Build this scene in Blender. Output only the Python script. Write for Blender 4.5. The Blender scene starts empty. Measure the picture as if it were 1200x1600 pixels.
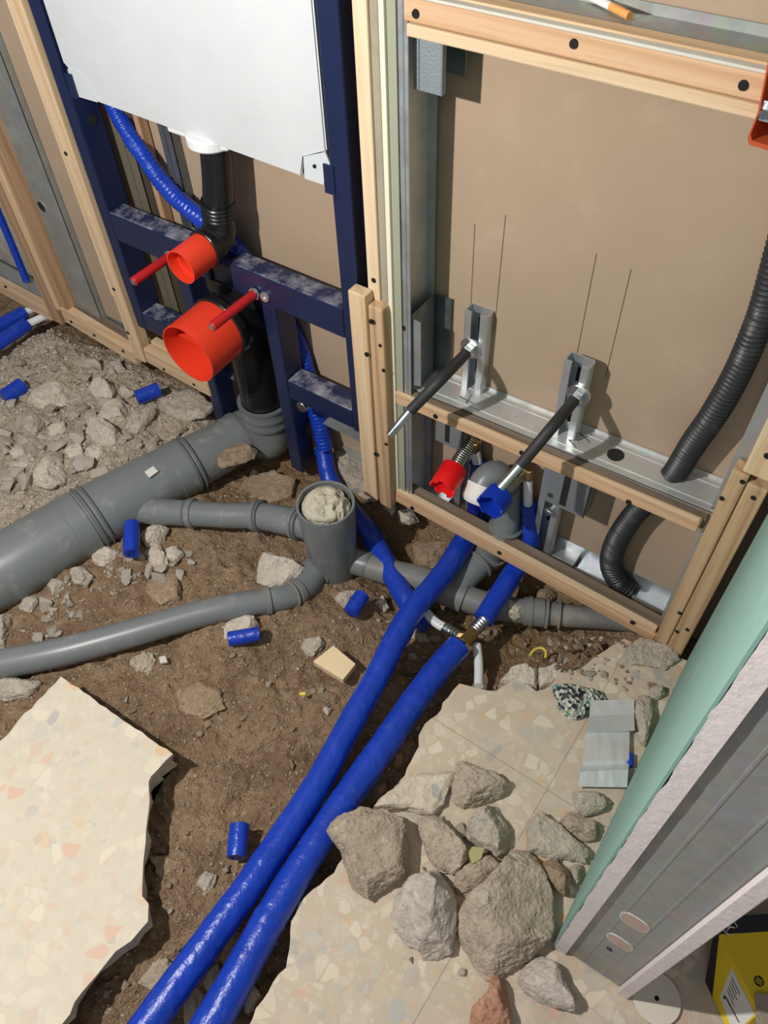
import bpy, bmesh, math, random
import numpy as np
from mathutils import Vector, Matrix, noise

C = bpy.context.scene.collection
SC = bpy.context.scene
# ------------------------------------------------------------------ camera
MR = [[0.8184, 0.5737, -0.0335], [0.4291, -0.6488, -0.6284], [-0.3823, 0.4999, -0.7772]]
_u, _s, _v = np.linalg.svd(np.array(MR)); MR = _u @ _v      # world -> camera (x right, y down, z forward)
FPX = 1231.9
CAM = np.array([0.0, -0.7266, 1.1])
cam = bpy.data.cameras.new('camera'); camo = bpy.data.objects.new('camera', cam); C.objects.link(camo)
rot = Matrix([[MR[0][i], -MR[1][i], -MR[2][i]] for i in range(3)]).to_4x4()
camo.matrix_world = Matrix.Translation(Vector(CAM)) @ rot
cam.sensor_fit = 'VERTICAL'; cam.sensor_height = 36.0; cam.lens = FPX / 1600 * 36.0
cam.clip_start = 0.02; cam.clip_end = 50
SC.camera = camo
# ------------------------------------------------------------------ light and exposure
SC.view_settings.view_transform = 'Standard'; SC.view_settings.look = 'None'
SC.view_settings.gamma = 1.0; SC.view_settings.use_curve_mapping = False
SC.view_settings.exposure = 0.32
w = bpy.data.worlds.new('world'); SC.world = w; w.use_nodes = True
w.node_tree.nodes['Background'].inputs[0].default_value = (0.80, 0.88, 1.0, 1)
w.node_tree.nodes['Background'].inputs[1].default_value = 0.13
LAMP = (-0.68, -0.86, 1.12)
ld = bpy.data.lights.new('work_lamp', 'POINT'); ld.energy = 41; ld.shadow_soft_size = 0.014; ld.color = (1.0, 0.965, 0.905)
lo = bpy.data.objects.new('work_lamp', ld); C.objects.link(lo); lo.location = LAMP
ld = bpy.data.lights.new('fill_light', 'AREA'); ld.energy = 5; ld.size = 1.2; ld.color = (1.0, 0.97, 0.93)  # added soft fill light, not a lamp that stands in the room
lo = bpy.data.objects.new('fill_light', ld); C.objects.link(lo); lo.location = (0.3, -2.2, 2.3)
lo.rotation_euler = (Vector((-0.3, 0, 0)) - Vector(lo.location)).to_track_quat('-Z', 'Y').to_euler()

# ------------------------------------------------------------------ measuring helpers: a point of the photo on a known plane
def ray(x, y):
    return MR.T @ np.array([(x - 600) / FPX, (y - 800) / FPX, 1.0])
def W(x, y, Y=0.0):
    r = ray(x, y); return Vector(CAM + r * (Y - CAM[1]) / r[1])
def G(x, y, z=0.0):
    r = ray(x, y); return Vector(CAM + r * (z - CAM[2]) / r[2])
def zdep(p): return float((MR @ (np.array(p) - CAM))[2])
def rad(p, px): return px * 0.5 * zdep(p) / FPX

# ------------------------------------------------------------------ materials
MATS = {}
def newmat(name):
    m = bpy.data.materials.new(name); m.use_nodes = True
    nt = m.node_tree; b = nt.nodes['Principled BSDF']
    MATS[name] = m
    return m, nt, b
def N(nt, typ, **kw):
    n = nt.nodes.new(typ)
    for k, v in kw.items():
        if k in ('operation', 'blend_type', 'feature', 'data_type', 'noise_dimensions', 'wave_type', 'bands_direction', 'distance', 'voronoi_dimensions', 'clamp'):
            setattr(n, k, v)
        else:
            n.inputs[k].default_value = v
    return n
def ramp(nt, stops, src=None, interp='LINEAR'):
    r = nt.nodes.new('ShaderNodeValToRGB'); cr = r.color_ramp; cr.interpolation = interp
    while len(cr.elements) < len(stops): cr.elements.new(0.5)
    for e, (p, c) in zip(cr.elements, stops):
        e.position = p; e.color = (c[0], c[1], c[2], 1) if not isinstance(c, (int, float)) else (c, c, c, 1)
    if src is not None: nt.links.new(src, r.inputs[0])
    return r
def mix(nt, a, b, fac, mode='MIX'):
    n = nt.nodes.new('ShaderNodeMixRGB'); n.blend_type = mode
    for i, s in ((0, fac), (1, a), (2, b)):
        if isinstance(s, (int, float)): n.inputs[i].default_value = s
        elif isinstance(s, tuple): n.inputs[i].default_value = (*s, 1)
        else: nt.links.new(s, n.inputs[i])
    return n.outputs[0]
def coords(nt, scale=(1, 1, 1), rot=(0, 0, 0)):
    t = nt.nodes.new('ShaderNodeTexCoord'); mp = nt.nodes.new('ShaderNodeMapping')
    mp.inputs['Scale'].default_value = scale; mp.inputs['Rotation'].default_value = rot
    nt.links.new(t.outputs['Object'], mp.inputs[0]); return mp.outputs[0]
def noi(nt, vec, scale, detail=5, rough=0.6):
    n = nt.nodes.new('ShaderNodeTexNoise'); n.inputs['Scale'].default_value = scale
    n.inputs['Detail'].default_value = detail; n.inputs['Roughness'].default_value = rough
    nt.links.new(vec, n.inputs['Vector']); return n.outputs[0]
def vor(nt, vec, scale, feature='F1', rnd=1.0):
    n = nt.nodes.new('ShaderNodeTexVoronoi'); n.feature = feature
    n.inputs['Scale'].default_value = scale; n.inputs['Randomness'].default_value = rnd
    nt.links.new(vec, n.inputs['Vector']); return n
def bump(nt, b, h, strength=0.3, dist=0.01, prev=None):
    n = nt.nodes.new('ShaderNodeBump'); n.inputs['Strength'].default_value = strength; n.inputs['Distance'].default_value = dist
    nt.links.new(h, n.inputs['Height'])
    if prev is not None: nt.links.new(prev, n.inputs['Normal'])
    nt.links.new(n.outputs[0], b.inputs['Normal']); return n.outputs[0]

def plain(name, col, rough=0.5, metal=0.0, spots=0.0, spotcol=(0.5, 0.45, 0.38), spotscale=18, bmp=0.0, bscale=60, thr=0.55):
    m, nt, b = newmat(name)
    b.inputs['Roughness'].default_value = rough; b.inputs['Metallic'].default_value = metal
    v = coords(nt)
    n1 = noi(nt, v, 7, 4)
    c = mix(nt, tuple(x * 0.86 for x in col), tuple(min(1, x * 1.1) for x in col), n1)
    if spots:
        s = ramp(nt, [(thr, 0.0), (min(1, thr + .2), spots)], noi(nt, v, spotscale, 8, 0.68))
        c = mix(nt, c, spotcol, s.outputs[0])
        rr = mix(nt, (rough,) * 3, (0.85,) * 3, s.outputs[0]); nt.links.new(rr, b.inputs['Roughness'])
    nt.links.new(c, b.inputs['Base Color'])
    if bmp: bump(nt, b, noi(nt, v, bscale, 5), bmp, 0.002)
    return m

def wood(name, axis, light, dark, dirt=0.0):
    m, nt, b = newmat(name); b.inputs['Roughness'].default_value = 0.72
    sc = [26, 26, 26]; sc[axis] = 1.6
    v = coords(nt, tuple(sc)); vo = coords(nt)
    n1 = noi(nt, v, 1.0, 3, 0.5)
    wv = nt.nodes.new('ShaderNodeTexWave'); wv.wave_type = 'BANDS'; wv.bands_direction = 'DIAGONAL'
    sw = [55, 55, 55]; sw[axis] = 1.5
    v3 = coords(nt, tuple(sw))
    wv.inputs['Scale'].default_value = 0.5; wv.inputs['Distortion'].default_value = 7; wv.inputs['Detail'].default_value = 2; wv.inputs['Detail Scale'].default_value = 0.6
    nt.links.new(v3, wv.inputs['Vector'])
    g = ramp(nt, [(0.0, 0.0), (0.55, 0.25), (1.0, 1.0)], wv.outputs['Color'])
    gg = mix(nt, g.outputs[0], n1, 0.45)
    c = mix(nt, light, dark, gg)
    fine = [260, 260, 260]; fine[axis] = 9
    nf = noi(nt, coords(nt, tuple(fine)), 1.0, 3, 0.6)
    c = mix(nt, c, tuple(x * 0.72 for x in dark), ramp(nt, [(0.52, 0.0), (0.8, 0.5)], nf).outputs[0])
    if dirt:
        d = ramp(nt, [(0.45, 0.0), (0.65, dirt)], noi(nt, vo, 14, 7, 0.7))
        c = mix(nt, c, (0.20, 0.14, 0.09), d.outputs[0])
    nt.links.new(c, b.inputs['Base Color'])
    bump(nt, b, nf, 0.35, 0.0012)
    return m

def steel(name, col=(0.50, 0.53, 0.55), rough=0.38, metal=0.75, dust=0.35, spangle=True):
    m, nt, b = newmat(name); b.inputs['Metallic'].default_value = metal
    v = coords(nt)
    c1 = mix(nt, tuple(x * 0.8 for x in col), tuple(min(1, x * 1.15) for x in col), noi(nt, v, 9, 6))
    if spangle:
        vo = vor(nt, v, 90); c1 = mix(nt, c1, vo.outputs['Color'], 0.05)
    d = ramp(nt, [(0.5, 0.0), (0.72, dust)], noi(nt, v, 16, 7, 0.68))
    c = mix(nt, c1, (0.46, 0.42, 0.36), d.outputs[0]); nt.links.new(c, b.inputs['Base Color'])
    r = ramp(nt, [(0.3, rough * 0.8), (0.75, min(1, rough * 1.7))], noi(nt, v, 22, 6)); nt.links.new(r.outputs[0], b.inputs['Roughness'])
    return m

def sepval(nt, col):
    s = nt.nodes.new('ShaderNodeSeparateColor'); nt.links.new(col, s.inputs[0]); return s.outputs[0]
def stone(name, a, bcol, spec=0.0, gran=60, bs=0.6):
    m, nt, b = newmat(name); b.inputs['Roughness'].default_value = 0.93; b.inputs['Specular IOR Level'].default_value = 0.25
    v = coords(nt)
    c = mix(nt, a, bcol, ramp(nt, [(0.3, 0.0), (0.7, 1.0)], noi(nt, v, 22, 7, 0.7)).outputs[0])
    vv = vor(nt, v, 150)
    c = mix(nt, c, tuple(x * 0.7 for x in a), ramp(nt, [(0.0, 0.0), (1.0, 0.4)], sepval(nt, vv.outputs['Color'])).outputs[0])
    c = mix(nt, c, tuple(x * 0.40 for x in a), ramp(nt, [(0.54, 0.0), (0.68, 0.7)], noi(nt, v, 75, 8, 0.75)).outputs[0])
    c = mix(nt, c, (0.52, 0.37, 0.24), ramp(nt, [(0.56, 0.0), (0.7, 0.35)], noi(nt, v, 16, 5, 0.7)).outputs[0])
    if spec:
        c = mix(nt, c, (0.72, 0.68, 0.6), ramp(nt, [(0.60, 0.0), (0.68, spec)], noi(nt, v, 120, 3, 0.6)).outputs[0])
    nt.links.new(c, b.inputs['Base Color'])
    h = mix(nt, noi(nt, v, gran, 8, 0.72), noi(nt, v, 320, 3, 0.6), 0.3)
    bump(nt, b, h, bs, 0.006)
    return m

def terrazzo(name, base, dusty, dustcol, joints=False, chip=48, strong=False):
    m, nt, b = newmat(name); b.inputs['Roughness'].default_value = 0.62; b.inputs['Specular IOR Level'].default_value = 0.3
    v = coords(nt)
    # warped coordinates give angular, irregular chips
    wn = nt.nodes.new('ShaderNodeTexNoise'); wn.inputs['Scale'].default_value = 30; nt.links.new(v, wn.inputs['Vector'])
    wadd = nt.nodes.new('ShaderNodeVectorMath'); wadd.operation = 'MULTIPLY_ADD'
    nt.links.new(wn.outputs['Color'], wadd.inputs[0]); wadd.inputs[1].default_value = (0.012, 0.012, 0.004); nt.links.new(v, wadd.inputs[2])
    vw = wadd.outputs[0]
    col = None
    cur = mix(nt, tuple(x * 0.93 for x in base), tuple(min(1, x * 1.06) for x in base), noi(nt, v, 30, 5))
    pal = [(0.0, (0.74, 0.66, 0.52)), (0.14, (0.60, 0.50, 0.38)), (0.26, (0.68, 0.60, 0.50)), (0.38, (0.52, 0.50, 0.44)), (0.48, (0.66, 0.40, 0.30)),
           (0.56, (0.34, 0.36, 0.38)), (0.64, (0.72, 0.64, 0.52)), (0.76, (0.60, 0.47, 0.38)), (0.86, (0.70, 0.42, 0.20)), (0.90, (0.44, 0.46, 0.46)), (0.96, (0.76, 0.68, 0.56))]
    for sc_, thr, keep, amt in ((chip * 2.1, 0.05, 0.30, 0.45), (chip, 0.06, 0.45, 0.85)):
        vf = vor(nt, vw, sc_); ve = vor(nt, vw, sc_, 'DISTANCE_TO_EDGE')
        sep = nt.nodes.new('ShaderNodeSeparateColor'); nt.links.new(vf.outputs['Color'], sep.inputs[0])
        pc = ramp(nt, pal, sep.outputs[0], 'CONSTANT')
        edge = ramp(nt, [(thr, 0.0), (thr + 0.03, amt)], ve.outputs['Distance'])
        have = ramp(nt, [(keep, 0.0), (keep + 0.01, 1.0)], sep.outputs[1])
        f = mix(nt, edge.outputs[0], have.outputs[0], 1.0, 'MULTIPLY')
        # soften strength per chip so that many are faint
        vary = ramp(nt, [(0.0, 0.35 if strong else 0.12), (0.6, 0.8 if strong else 0.5), (1.0, 1.0)], sep.outputs[2])
        f = mix(nt, f, vary.outputs[0], 1.0, 'MULTIPLY')
        cur = mix(nt, cur, pc.outputs[0], f)
    d = ramp(nt, [(0.35, dusty * 0.45), (0.7, dusty)], noi(nt, v, 9, 8, 0.7))
    cur = mix(nt, cur, dustcol, d.outputs[0])
    if strong:
        cur = mix(nt, cur, (0.80, 0.73, 0.60), ramp(nt, [(0.55, 0.0), (0.75, 0.5)], noi(nt, v, 22, 9, 0.75)).outputs[0])
        cur = mix(nt, cur, (0.36, 0.27, 0.18), ramp(nt, [(0.55, 0.0), (0.72, 0.45)], noi(nt, v, 7, 9, 0.7)).outputs[0])
    cur = mix(nt, cur, (0.30, 0.24, 0.17), ramp(nt, [(0.62, 0.0), (0.8, 0.6 * dusty + 0.12)], noi(nt, v, 45, 7, 0.75)).outputs[0])
    if joints:
        mp = nt.nodes.new('ShaderNodeMapping'); t = nt.nodes.new('ShaderNodeTexCoord'); nt.links.new(t.outputs['Object'], mp.inputs[0])
        mp.inputs['Location'].default_value = (0.068, 0.300, 0)
        s = nt.nodes.new('ShaderNodeSeparateXYZ'); nt.links.new(mp.outputs[0], s.inputs[0])
        ms = []
        for o in (0, 1):
            a1 = N(nt, 'ShaderNodeMath', operation='MULTIPLY'); a1.inputs[1].default_value = 1 / 0.7; nt.links.new(s.outputs[o], a1.inputs[0])
            a2 = N(nt, 'ShaderNodeMath', operation='PINGPONG'); a2.inputs[1].default_value = 0.5; nt.links.new(a1.outputs[0], a2.inputs[0])
            a3 = N(nt, 'ShaderNodeMath', operation='LESS_THAN'); a3.inputs[1].default_value = 0.0011; nt.links.new(a2.outputs[0], a3.inputs[0])
            ms.append(a3.outputs[0])
        mx = N(nt, 'ShaderNodeMath', operation='MAXIMUM'); nt.links.new(ms[0], mx.inputs[0]); nt.links.new(ms[1], mx.inputs[1])
        ml = N(nt, 'ShaderNodeMath', operation='MULTIPLY'); nt.links.new(mx.outputs[0], ml.inputs[0]); ml.inputs[1].default_value = 0.6
        cur = mix(nt, cur, (0.28, 0.22, 0.16), ml.outputs[0])
    nt.links.new(cur, b.inputs['Base Color'])
    bump(nt, b, noi(nt, v, 160, 6, 0.7), 0.2, 0.002)
    return m

def dirt(name):
    m, nt, b = newmat(name); b.inputs['Roughness'].default_value = 0.96; b.inputs['Specular IOR Level'].default_value = 0.2
    v = coords(nt)
    at = nt.nodes.new('ShaderNodeAttribute'); at.attribute_name = 'rubble'
    at2 = nt.nodes.new('ShaderNodeAttribute'); at2.attribute_name = 'clay'
    c = mix(nt, (0.20, 0.122, 0.070), (0.47, 0.32, 0.20), ramp(nt, [(0.3, 0.0), (0.7, 1.0)], noi(nt, v, 11, 9, 0.72)).outputs[0])
    c = mix(nt, c, (0.58, 0.44, 0.30), ramp(nt, [(0.52, 0.0), (0.72, 0.7)], noi(nt, v, 38, 8, 0.75)).outputs[0])
    # sprinkled grains: pale, reddish and dark
    vf = vor(nt, v, 210); sep = nt.nodes.new('ShaderNodeSeparateColor'); nt.links.new(vf.outputs['Color'], sep.inputs[0])
    dots = ramp(nt, [(0.22, 1.0), (0.34, 0.0)], vf.outputs['Distance'])
    few = ramp(nt, [(0.84, 0.0), (0.845, 1.0)], sep.outputs[1], 'CONSTANT')
    pc = ramp(nt, [(0.0, (0.62, 0.52, 0.38)), (0.5, (0.50, 0.40, 0.28)), (0.8, (0.20, 0.16, 0.13)), (0.92, (0.50, 0.22, 0.12))], sep.outputs[0], 'CONSTANT')
    c = mix(nt, c, pc.outputs[0], mix(nt, dots.outputs[0], few.outputs[0], 1.0, 'MULTIPLY'))
    clay = mix(nt, (0.22, 0.135, 0.065), (0.42, 0.27, 0.14), noi(nt, v, 14, 6))
    c = mix(nt, c, clay, at2.outputs['Fac'])
    rub = mix(nt, (0.50, 0.405, 0.31), (0.74, 0.65, 0.53), noi(nt, v, 26, 9, 0.72))
    vr = vor(nt, v, 170); rub = mix(nt, rub, (0.33, 0.26, 0.19), ramp(nt, [(0.3, 0.0), (1.0, 0.6)], sepval(nt, vr.outputs['Color'])).outputs[0])
    c = mix(nt, c, rub, at.outputs['Fac'])
    nt.links.new(c, b.inputs['Base Color'])
    h = mix(nt, noi(nt, v, 85, 9, 0.75), vor(nt, v, 260).outputs['Distance'], 0.35)
    bump(nt, b, h, 1.0, 0.011)
    return m

WX = wood('pine_horizontal', 0, (0.72, 0.53, 0.34), (0.56, 0.36, 0.20))
WXO = wood('orange_pine_horizontal', 0, (0.66, 0.44, 0.27), (0.52, 0.30, 0.16))
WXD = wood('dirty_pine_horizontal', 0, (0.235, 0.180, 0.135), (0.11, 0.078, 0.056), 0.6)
WXP = wood('pale_pine_horizontal', 0, (0.70, 0.53, 0.35), (0.58, 0.40, 0.24))
WZ = wood('pine_upright', 2, (0.74, 0.56, 0.36), (0.58, 0.39, 0.22))
WZP = wood('pale_pine_upright', 2, (0.80, 0.64, 0.44), (0.70, 0.52, 0.33))
WZB = wood('brown_pine_upright', 2, (0.52, 0.33, 0.19), (0.33, 0.18, 0.10))
WZG = wood('grained_pine_upright', 2, (0.62, 0.43, 0.25), (0.36, 0.21, 0.11))
GALV = steel('galvanised_steel')
GALVD = steel('dusty_galvanised_steel', (0.36, 0.37, 0.36), 0.5, 0.55, 0.5)
GALVB = steel('bright_galvanised_steel', (0.62, 0.66, 0.69), 0.33, 0.8, 0.12)
ZINC = steel('zinc_plated_steel', (0.62, 0.64, 0.64), 0.22, 1.0, 0.0, False)
CHROME = steel('brass_chrome', (0.55, 0.50, 0.42), 0.16, 1.0, 0.1, False)
BRASS = steel('brass', (0.62, 0.43, 0.20), 0.3, 1.0, 0.25, False)
BLUEP = plain('navy_powder_coat', (0.010, 0.018, 0.062), 0.34, 0.0, 0.22, (0.16, 0.17, 0.22), 26, thr=0.64)
BLUED = plain('navy_powder_coat_dusty', (0.016, 0.024, 0.075), 0.5, 0.0, 0.75, (0.42, 0.42, 0.46), 24, thr=0.46)
def foil(name, col=(0.004, 0.022, 0.30), ax=None):
    m, nt, b = newmat(name); b.inputs['Roughness'].default_value = 0.30; b.inputs['Specular IOR Level'].default_value = 0.5
    v = coords(nt)
    c = mix(nt, col, tuple(x * 1.7 + 0.003 for x in col), noi(nt, v, 20, 5))
    c = mix(nt, c, (0.10, 0.14, 0.38), ramp(nt, [(0.56, 0.0), (0.78, 0.55)], noi(nt, v, 60, 7, 0.75)).outputs[0])
    nt.links.new(c, b.inputs['Base Color'])
    bump(nt, b, noi(nt, v, 75, 5, 0.55), 0.5, 0.004)
    return m
FOIL = foil('blue_insulation_film', (0.004, 0.032, 0.31))
FOILD = foil('dark_blue_insulation_film', (0.003, 0.012, 0.20))
REDP = plain('orange_red_plastic', (0.80, 0.050, 0.018), 0.42, bmp=0.05)
REDR = plain('red_rubber', (0.50, 0.012, 0.014), 0.5)
REDC = plain('bright_red_plastic', (0.75, 0.008, 0.008), 0.35)
BLUEC = plain('bright_blue_plastic', (0.008, 0.04, 0.42), 0.3)
PVC = plain('grey_pipe_plastic', (0.185, 0.200, 0.205), 0.36, 0.0, 0.6, (0.40, 0.37, 0.33), 26, thr=0.56, bmp=0.04)
PVCD = plain('darker_grey_pipe_plastic', (0.14, 0.15, 0.155), 0.42, 0.0, 0.3, (0.34, 0.31, 0.27), 17, thr=0.6)
PVCM = plain('muddy_grey_pipe_plastic', (0.20, 0.20, 0.195), 0.5, 0.0, 0.75, (0.36, 0.30, 0.24), 13, thr=0.5)
BLKP = plain('black_plastic', (0.010, 0.010, 0.011), 0.28, 0.0, 0.12, (0.3, 0.28, 0.26), 40, thr=0.6)
BLKR = plain('black_rubber', (0.022, 0.023, 0.025), 0.6)
CORR = plain('black_corrugated_plastic', (0.020, 0.022, 0.025), 0.45, 0.0, 0.2, (0.2, 0.2, 0.19), 30, thr=0.55)
STYRO = plain('white_polystyrene', (0.60, 0.62, 0.64), 0.75, bmp=0.25, bscale=260)
WHITE = plain('white_plastic', (0.80, 0.82, 0.84), 0.4)
WHITEM = plain('white_painted_bracket', (0.62, 0.66, 0.68), 0.4)
BOARD = plain('brown_board_paper', (0.415, 0.305, 0.215), 0.9, 0.0, 0.3, (0.50, 0.40, 0.30), 14, thr=0.55, bmp=0.06, bscale=220)
CREAM = plain('cream_board_edge', (0.80, 0.75, 0.58), 0.8)
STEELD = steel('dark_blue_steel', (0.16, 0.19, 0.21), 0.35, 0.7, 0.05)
OLIVE = plain('green_grey_board_paper', (0.33, 0.34, 0.25), 0.85)
TEAL = plain('teal_board_paper', (0.235, 0.405, 0.345), 0.75, 0.0, 0.4, (0.48, 0.62, 0.53), 8, thr=0.55, bmp=0.05, bscale=200)
CORE = plain('gypsum_core', (0.74, 0.67, 0.65), 0.95, bmp=0.5, bscale=120)
TERR = terrazzo('clean_terrazzo', (0.62, 0.555, 0.45), 0.2, (0.70, 0.60, 0.46))
TERD = terrazzo('dusty_terrazzo', (0.55, 0.465, 0.355), 0.24, (0.47, 0.36, 0.245), joints=True, chip=50, strong=True)
TERS = terrazzo('stone_cut_terrazzo', (0.60, 0.52, 0.42), 0.35, (0.50, 0.42, 0.31))
DIRT = dirt('brown_soil')
S_PALE = stone('pale_limestone', (0.54, 0.465, 0.385), (0.72, 0.65, 0.555))
S_SAND = stone('sandy_mortar_rubble', (0.46, 0.375, 0.285), (0.64, 0.545, 0.43), 0.35, 90, 0.9)
S_GREY = stone('grey_concrete_rubble', (0.40, 0.35, 0.285), (0.60, 0.535, 0.44), 0.3)
S_BRN = stone('brown_grey_concrete', (0.36, 0.285, 0.215), (0.52, 0.43, 0.33), 0.2)
S_PINK = stone('pink_terracotta_stone', (0.42, 0.20, 0.12), (0.60, 0.37, 0.26))
S_LILAC = stone('pale_lilac_stone', (0.47, 0.41, 0.36), (0.66, 0.59, 0.52), 0.0, 30, 0.5)
S_MUD = stone('muddy_stone', (0.29, 0.20, 0.13), (0.47, 0.355, 0.245))
CONC = stone('speckled_concrete', (0.42, 0.40, 0.36), (0.70, 0.66, 0.60), 0.5)
SCREW = plain('dark_screw_steel', (0.03, 0.03, 0.032), 0.4, 0.6)
RAG = plain('beige_rag_cloth', (0.53, 0.49, 0.38), 0.9, bmp=0.3, bscale=90)
ORANGE = plain('rust_orange_plastic', (0.48, 0.085, 0.025), 0.4)
YELLOW = plain('yellow_card', (0.88, 0.62, 0.010), 0.45)
BLACKC = plain('black_card', (0.02, 0.02, 0.022), 0.4)
PAPER = plain('white_paper', (0.78, 0.76, 0.72), 0.7)
CARD = plain('cardboard_disc', (0.74, 0.67, 0.56), 0.8)
YEL = plain('yellow_plastic_scrap', (0.80, 0.62, 0.10), 0.4)
CIGO = plain('orange_filter_paper', (0.78, 0.36, 0.10), 0.7)
FOILS = steel('aluminium_foil', (0.75, 0.76, 0.77), 0.3, 0.45, 0.1, False)
GOLD = plain('blond_plywood', (0.80, 0.62, 0.38), 0.7)
PLAST = plain('dried_plaster', (0.62, 0.60, 0.53), 0.9, bmp=0.4)
PENC = plain('pencil_mark', (0.10, 0.075, 0.06), 0.8)
def foam():
    m, nt, b = newmat('recycled_foam'); b.inputs['Roughness'].default_value = 0.95
    v = coords(nt); vf = vor(nt, v, 190); s = nt.nodes.new('ShaderNodeSeparateColor'); nt.links.new(vf.outputs['Color'], s.inputs[0])
    r = ramp(nt, [(0, (0.60, 0.63, 0.55)), (0.38, (0.03, 0.035, 0.045)), (0.62, (0.48, 0.50, 0.42)), (0.82, (0.06, 0.07, 0.09)), (0.93, (0.05, 0.42, 0.36)), (0.96, (0.62, 0.55, 0.30))], s.outputs[0], 'CONSTANT')
    nt.links.new(r.outputs[0], b.inputs['Base Color']); bump(nt, b, vf.outputs['Distance'], 0.9, 0.006); return m
FOAM = foam()

# ------------------------------------------------------------------ object helpers
def link(o, parent=None):
    C.objects.link(o)
    if parent: o.parent = parent
    return o
def wpos(o):
    p = Vector(o.location); q = o.parent
    while q: p += Vector(q.location); q = q.parent
    return p
def obj(name, bm, mat, parent=None, smooth=False, origin=None):
    me = bpy.data.meshes.new(name)
    if parent is not None: origin = wpos(parent)
    elif origin is None:
        xs = [v.co for v in bm.verts]
        lo = Vector((min(v.x for v in xs), min(v.y for v in xs), min(v.z for v in xs))); hi = Vector((max(v.x for v in xs), max(v.y for v in xs), max(v.z for v in xs)))
        origin = Vector(((lo.x + hi.x) / 2, (lo.y + hi.y) / 2, lo.z))
    bmesh.ops.translate(bm, verts=bm.verts, vec=-Vector(origin))
    bmesh.ops.recalc_face_normals(bm, faces=bm.faces)
    bm.to_mesh(me); bm.free()
    for m in (mat if isinstance(mat, (list, tuple)) else [mat]): me.materials.append(m)
    if smooth:
        me.polygons.foreach_set('use_smooth', [True] * len(me.polygons))
        try: me.set_sharp_from_angle(angle=math.radians(38))
        except Exception: pass
    o = bpy.data.objects.new(name, me); link(o, parent)
    if parent is None: o.location = origin
    return o
def tag(o, label, cat=None, group=None, kind=None):
    if label: o['label'] = label
    if cat: o['category'] = cat
    if group: o['group'] = group
    if kind: o['kind'] = kind
    return o
def thing(name, label, cat, loc, group=None):
    o = bpy.data.objects.new(name, None); o.empty_display_size = 0.02; link(o); o.location = loc
    return tag(o, label, cat, group)
def box(bm, lo, hi, bev=0.0, mi=0):
    lo = Vector(lo); hi = Vector(hi)
    r = bmesh.ops.create_cube(bm, size=1.0)
    vs = r['verts']; c = (lo + hi) / 2; s = hi - lo
    for v in vs: v.co = Vector((c.x + v.co.x * s.x, c.y + v.co.y * s.y, c.z + v.co.z * s.z))
    fs = list({f for v in vs for f in v.link_faces})
    for f in fs: f.material_index = mi
    if bev:
        es = list({e for f in fs for e in f.edges})
        r = bmesh.ops.bevel(bm, geom=es, offset=bev, segments=2, affect='EDGES', profile=0.5)
        for f in r['faces']: f.material_index = mi
    return bm
def bx(lo, hi, bev=0.0015):
    return box(bmesh.new(), lo, hi, bev)
def cr_path(pts, step=0.006, closed=False):
    P = [Vector(p[:3]) for p in pts]; R = [p[3] for p in pts]
    if len(P) == 2:
        n = max(2, int((P[1] - P[0]).length / step)); return [P[0].lerp(P[1], i / n) for i in range(n + 1)], [R[0] + (R[1] - R[0]) * i / n for i in range(n + 1)]
    out, rr = [], []
    for i in range(len(P) - 1):
        a = P[i - 1] if i > 0 else P[0] * 2 - P[1]; b, c = P[i], P[i + 1]; d = P[i + 2] if i + 2 < len(P) else P[-1] * 2 - P[-2]
        n = max(2, int((c - b).length / step))
        for k in range(n):
            t = k / n
            out.append(0.5 * ((2 * b) + (c - a) * t + (2 * a - 5 * b + 4 * c - d) * t * t + (3 * b - a - 3 * c + d) * t ** 3))
            rr.append(R[i] + (R[i + 1] - R[i]) * t)
    out.append(P[-1]); rr.append(R[-1]); return out, rr
def sweep(bm, path, radii, seg=24, caps=True, mi=0, jitter=0.0):
    n = len(path); rings = []; up = None
    for i in range(n):
        t = (path[min(i + 1, n - 1)] - path[max(i - 1, 0)]).normalized()
        if up is None:
            up = t.orthogonal().normalized()
        else:
            up = (up - t * up.dot(t)).normalized()
        sd = t.cross(up)
        ring = []
        for k in range(seg):
            a = 2 * math.pi * k / seg
            r = radii[i]
            if jitter: r *= 1 + jitter * noise.noise(path[i] * 60 + Vector((math.cos(a), math.sin(a), 0)) * 1.3)
            ring.append(bm.verts.new(path[i] + (up * math.cos(a) + sd * math.sin(a)) * r))
        rings.append(ring)
    for i in range(n - 1):
        for k in range(seg):
            f = bm.faces.new((rings[i][k], rings[i][(k + 1) % seg], rings[i + 1][(k + 1) % seg], rings[i + 1][k])); f.material_index = mi
    if caps:
        for r in (rings[0], rings[-1]):
            f = bm.faces.new(r); f.material_index = mi
    return bm
def tube(pts, step=0.006, seg=24, corr=None, jitter=0.0, caps=True, seams=None):
    path, rr = cr_path(pts, min(step, corr[0] / 5) if corr else step)
    if corr:
        s = 0
        for i in range(len(path)):
            if i: s += (path[i] - path[i - 1]).length
            rr[i] += corr[1] * math.sin(2 * math.pi * s / corr[0])
    if seams:
        s = 0; last = 0
        for i in range(len(path)):
            if i: s += (path[i] - path[i - 1]).length
            ph = (s % seams) / seams
            rr[i] *= 1 + (0.035 if ph < 0.05 else -0.02 * ph)
    return sweep(bmesh.new(), path, rr, seg, caps, jitter=jitter)
def cyl(a, b, r, seg=24, r2=None, bm=None, bev=0.0):
    a = Vector(a); b = Vector(b); d = (b - a); L = d.length; d.normalize()
    bm = bm or bmesh.new()
    r2 = r if r2 is None else r2
    if bev:
        path = [a, a + d * bev, b - d * bev, b]; rr = [r - bev, r, r2, r2 - bev]
    else: path = [a, b]; rr = [r, r2]
    return sweep(bm, path, rr, seg)
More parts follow.
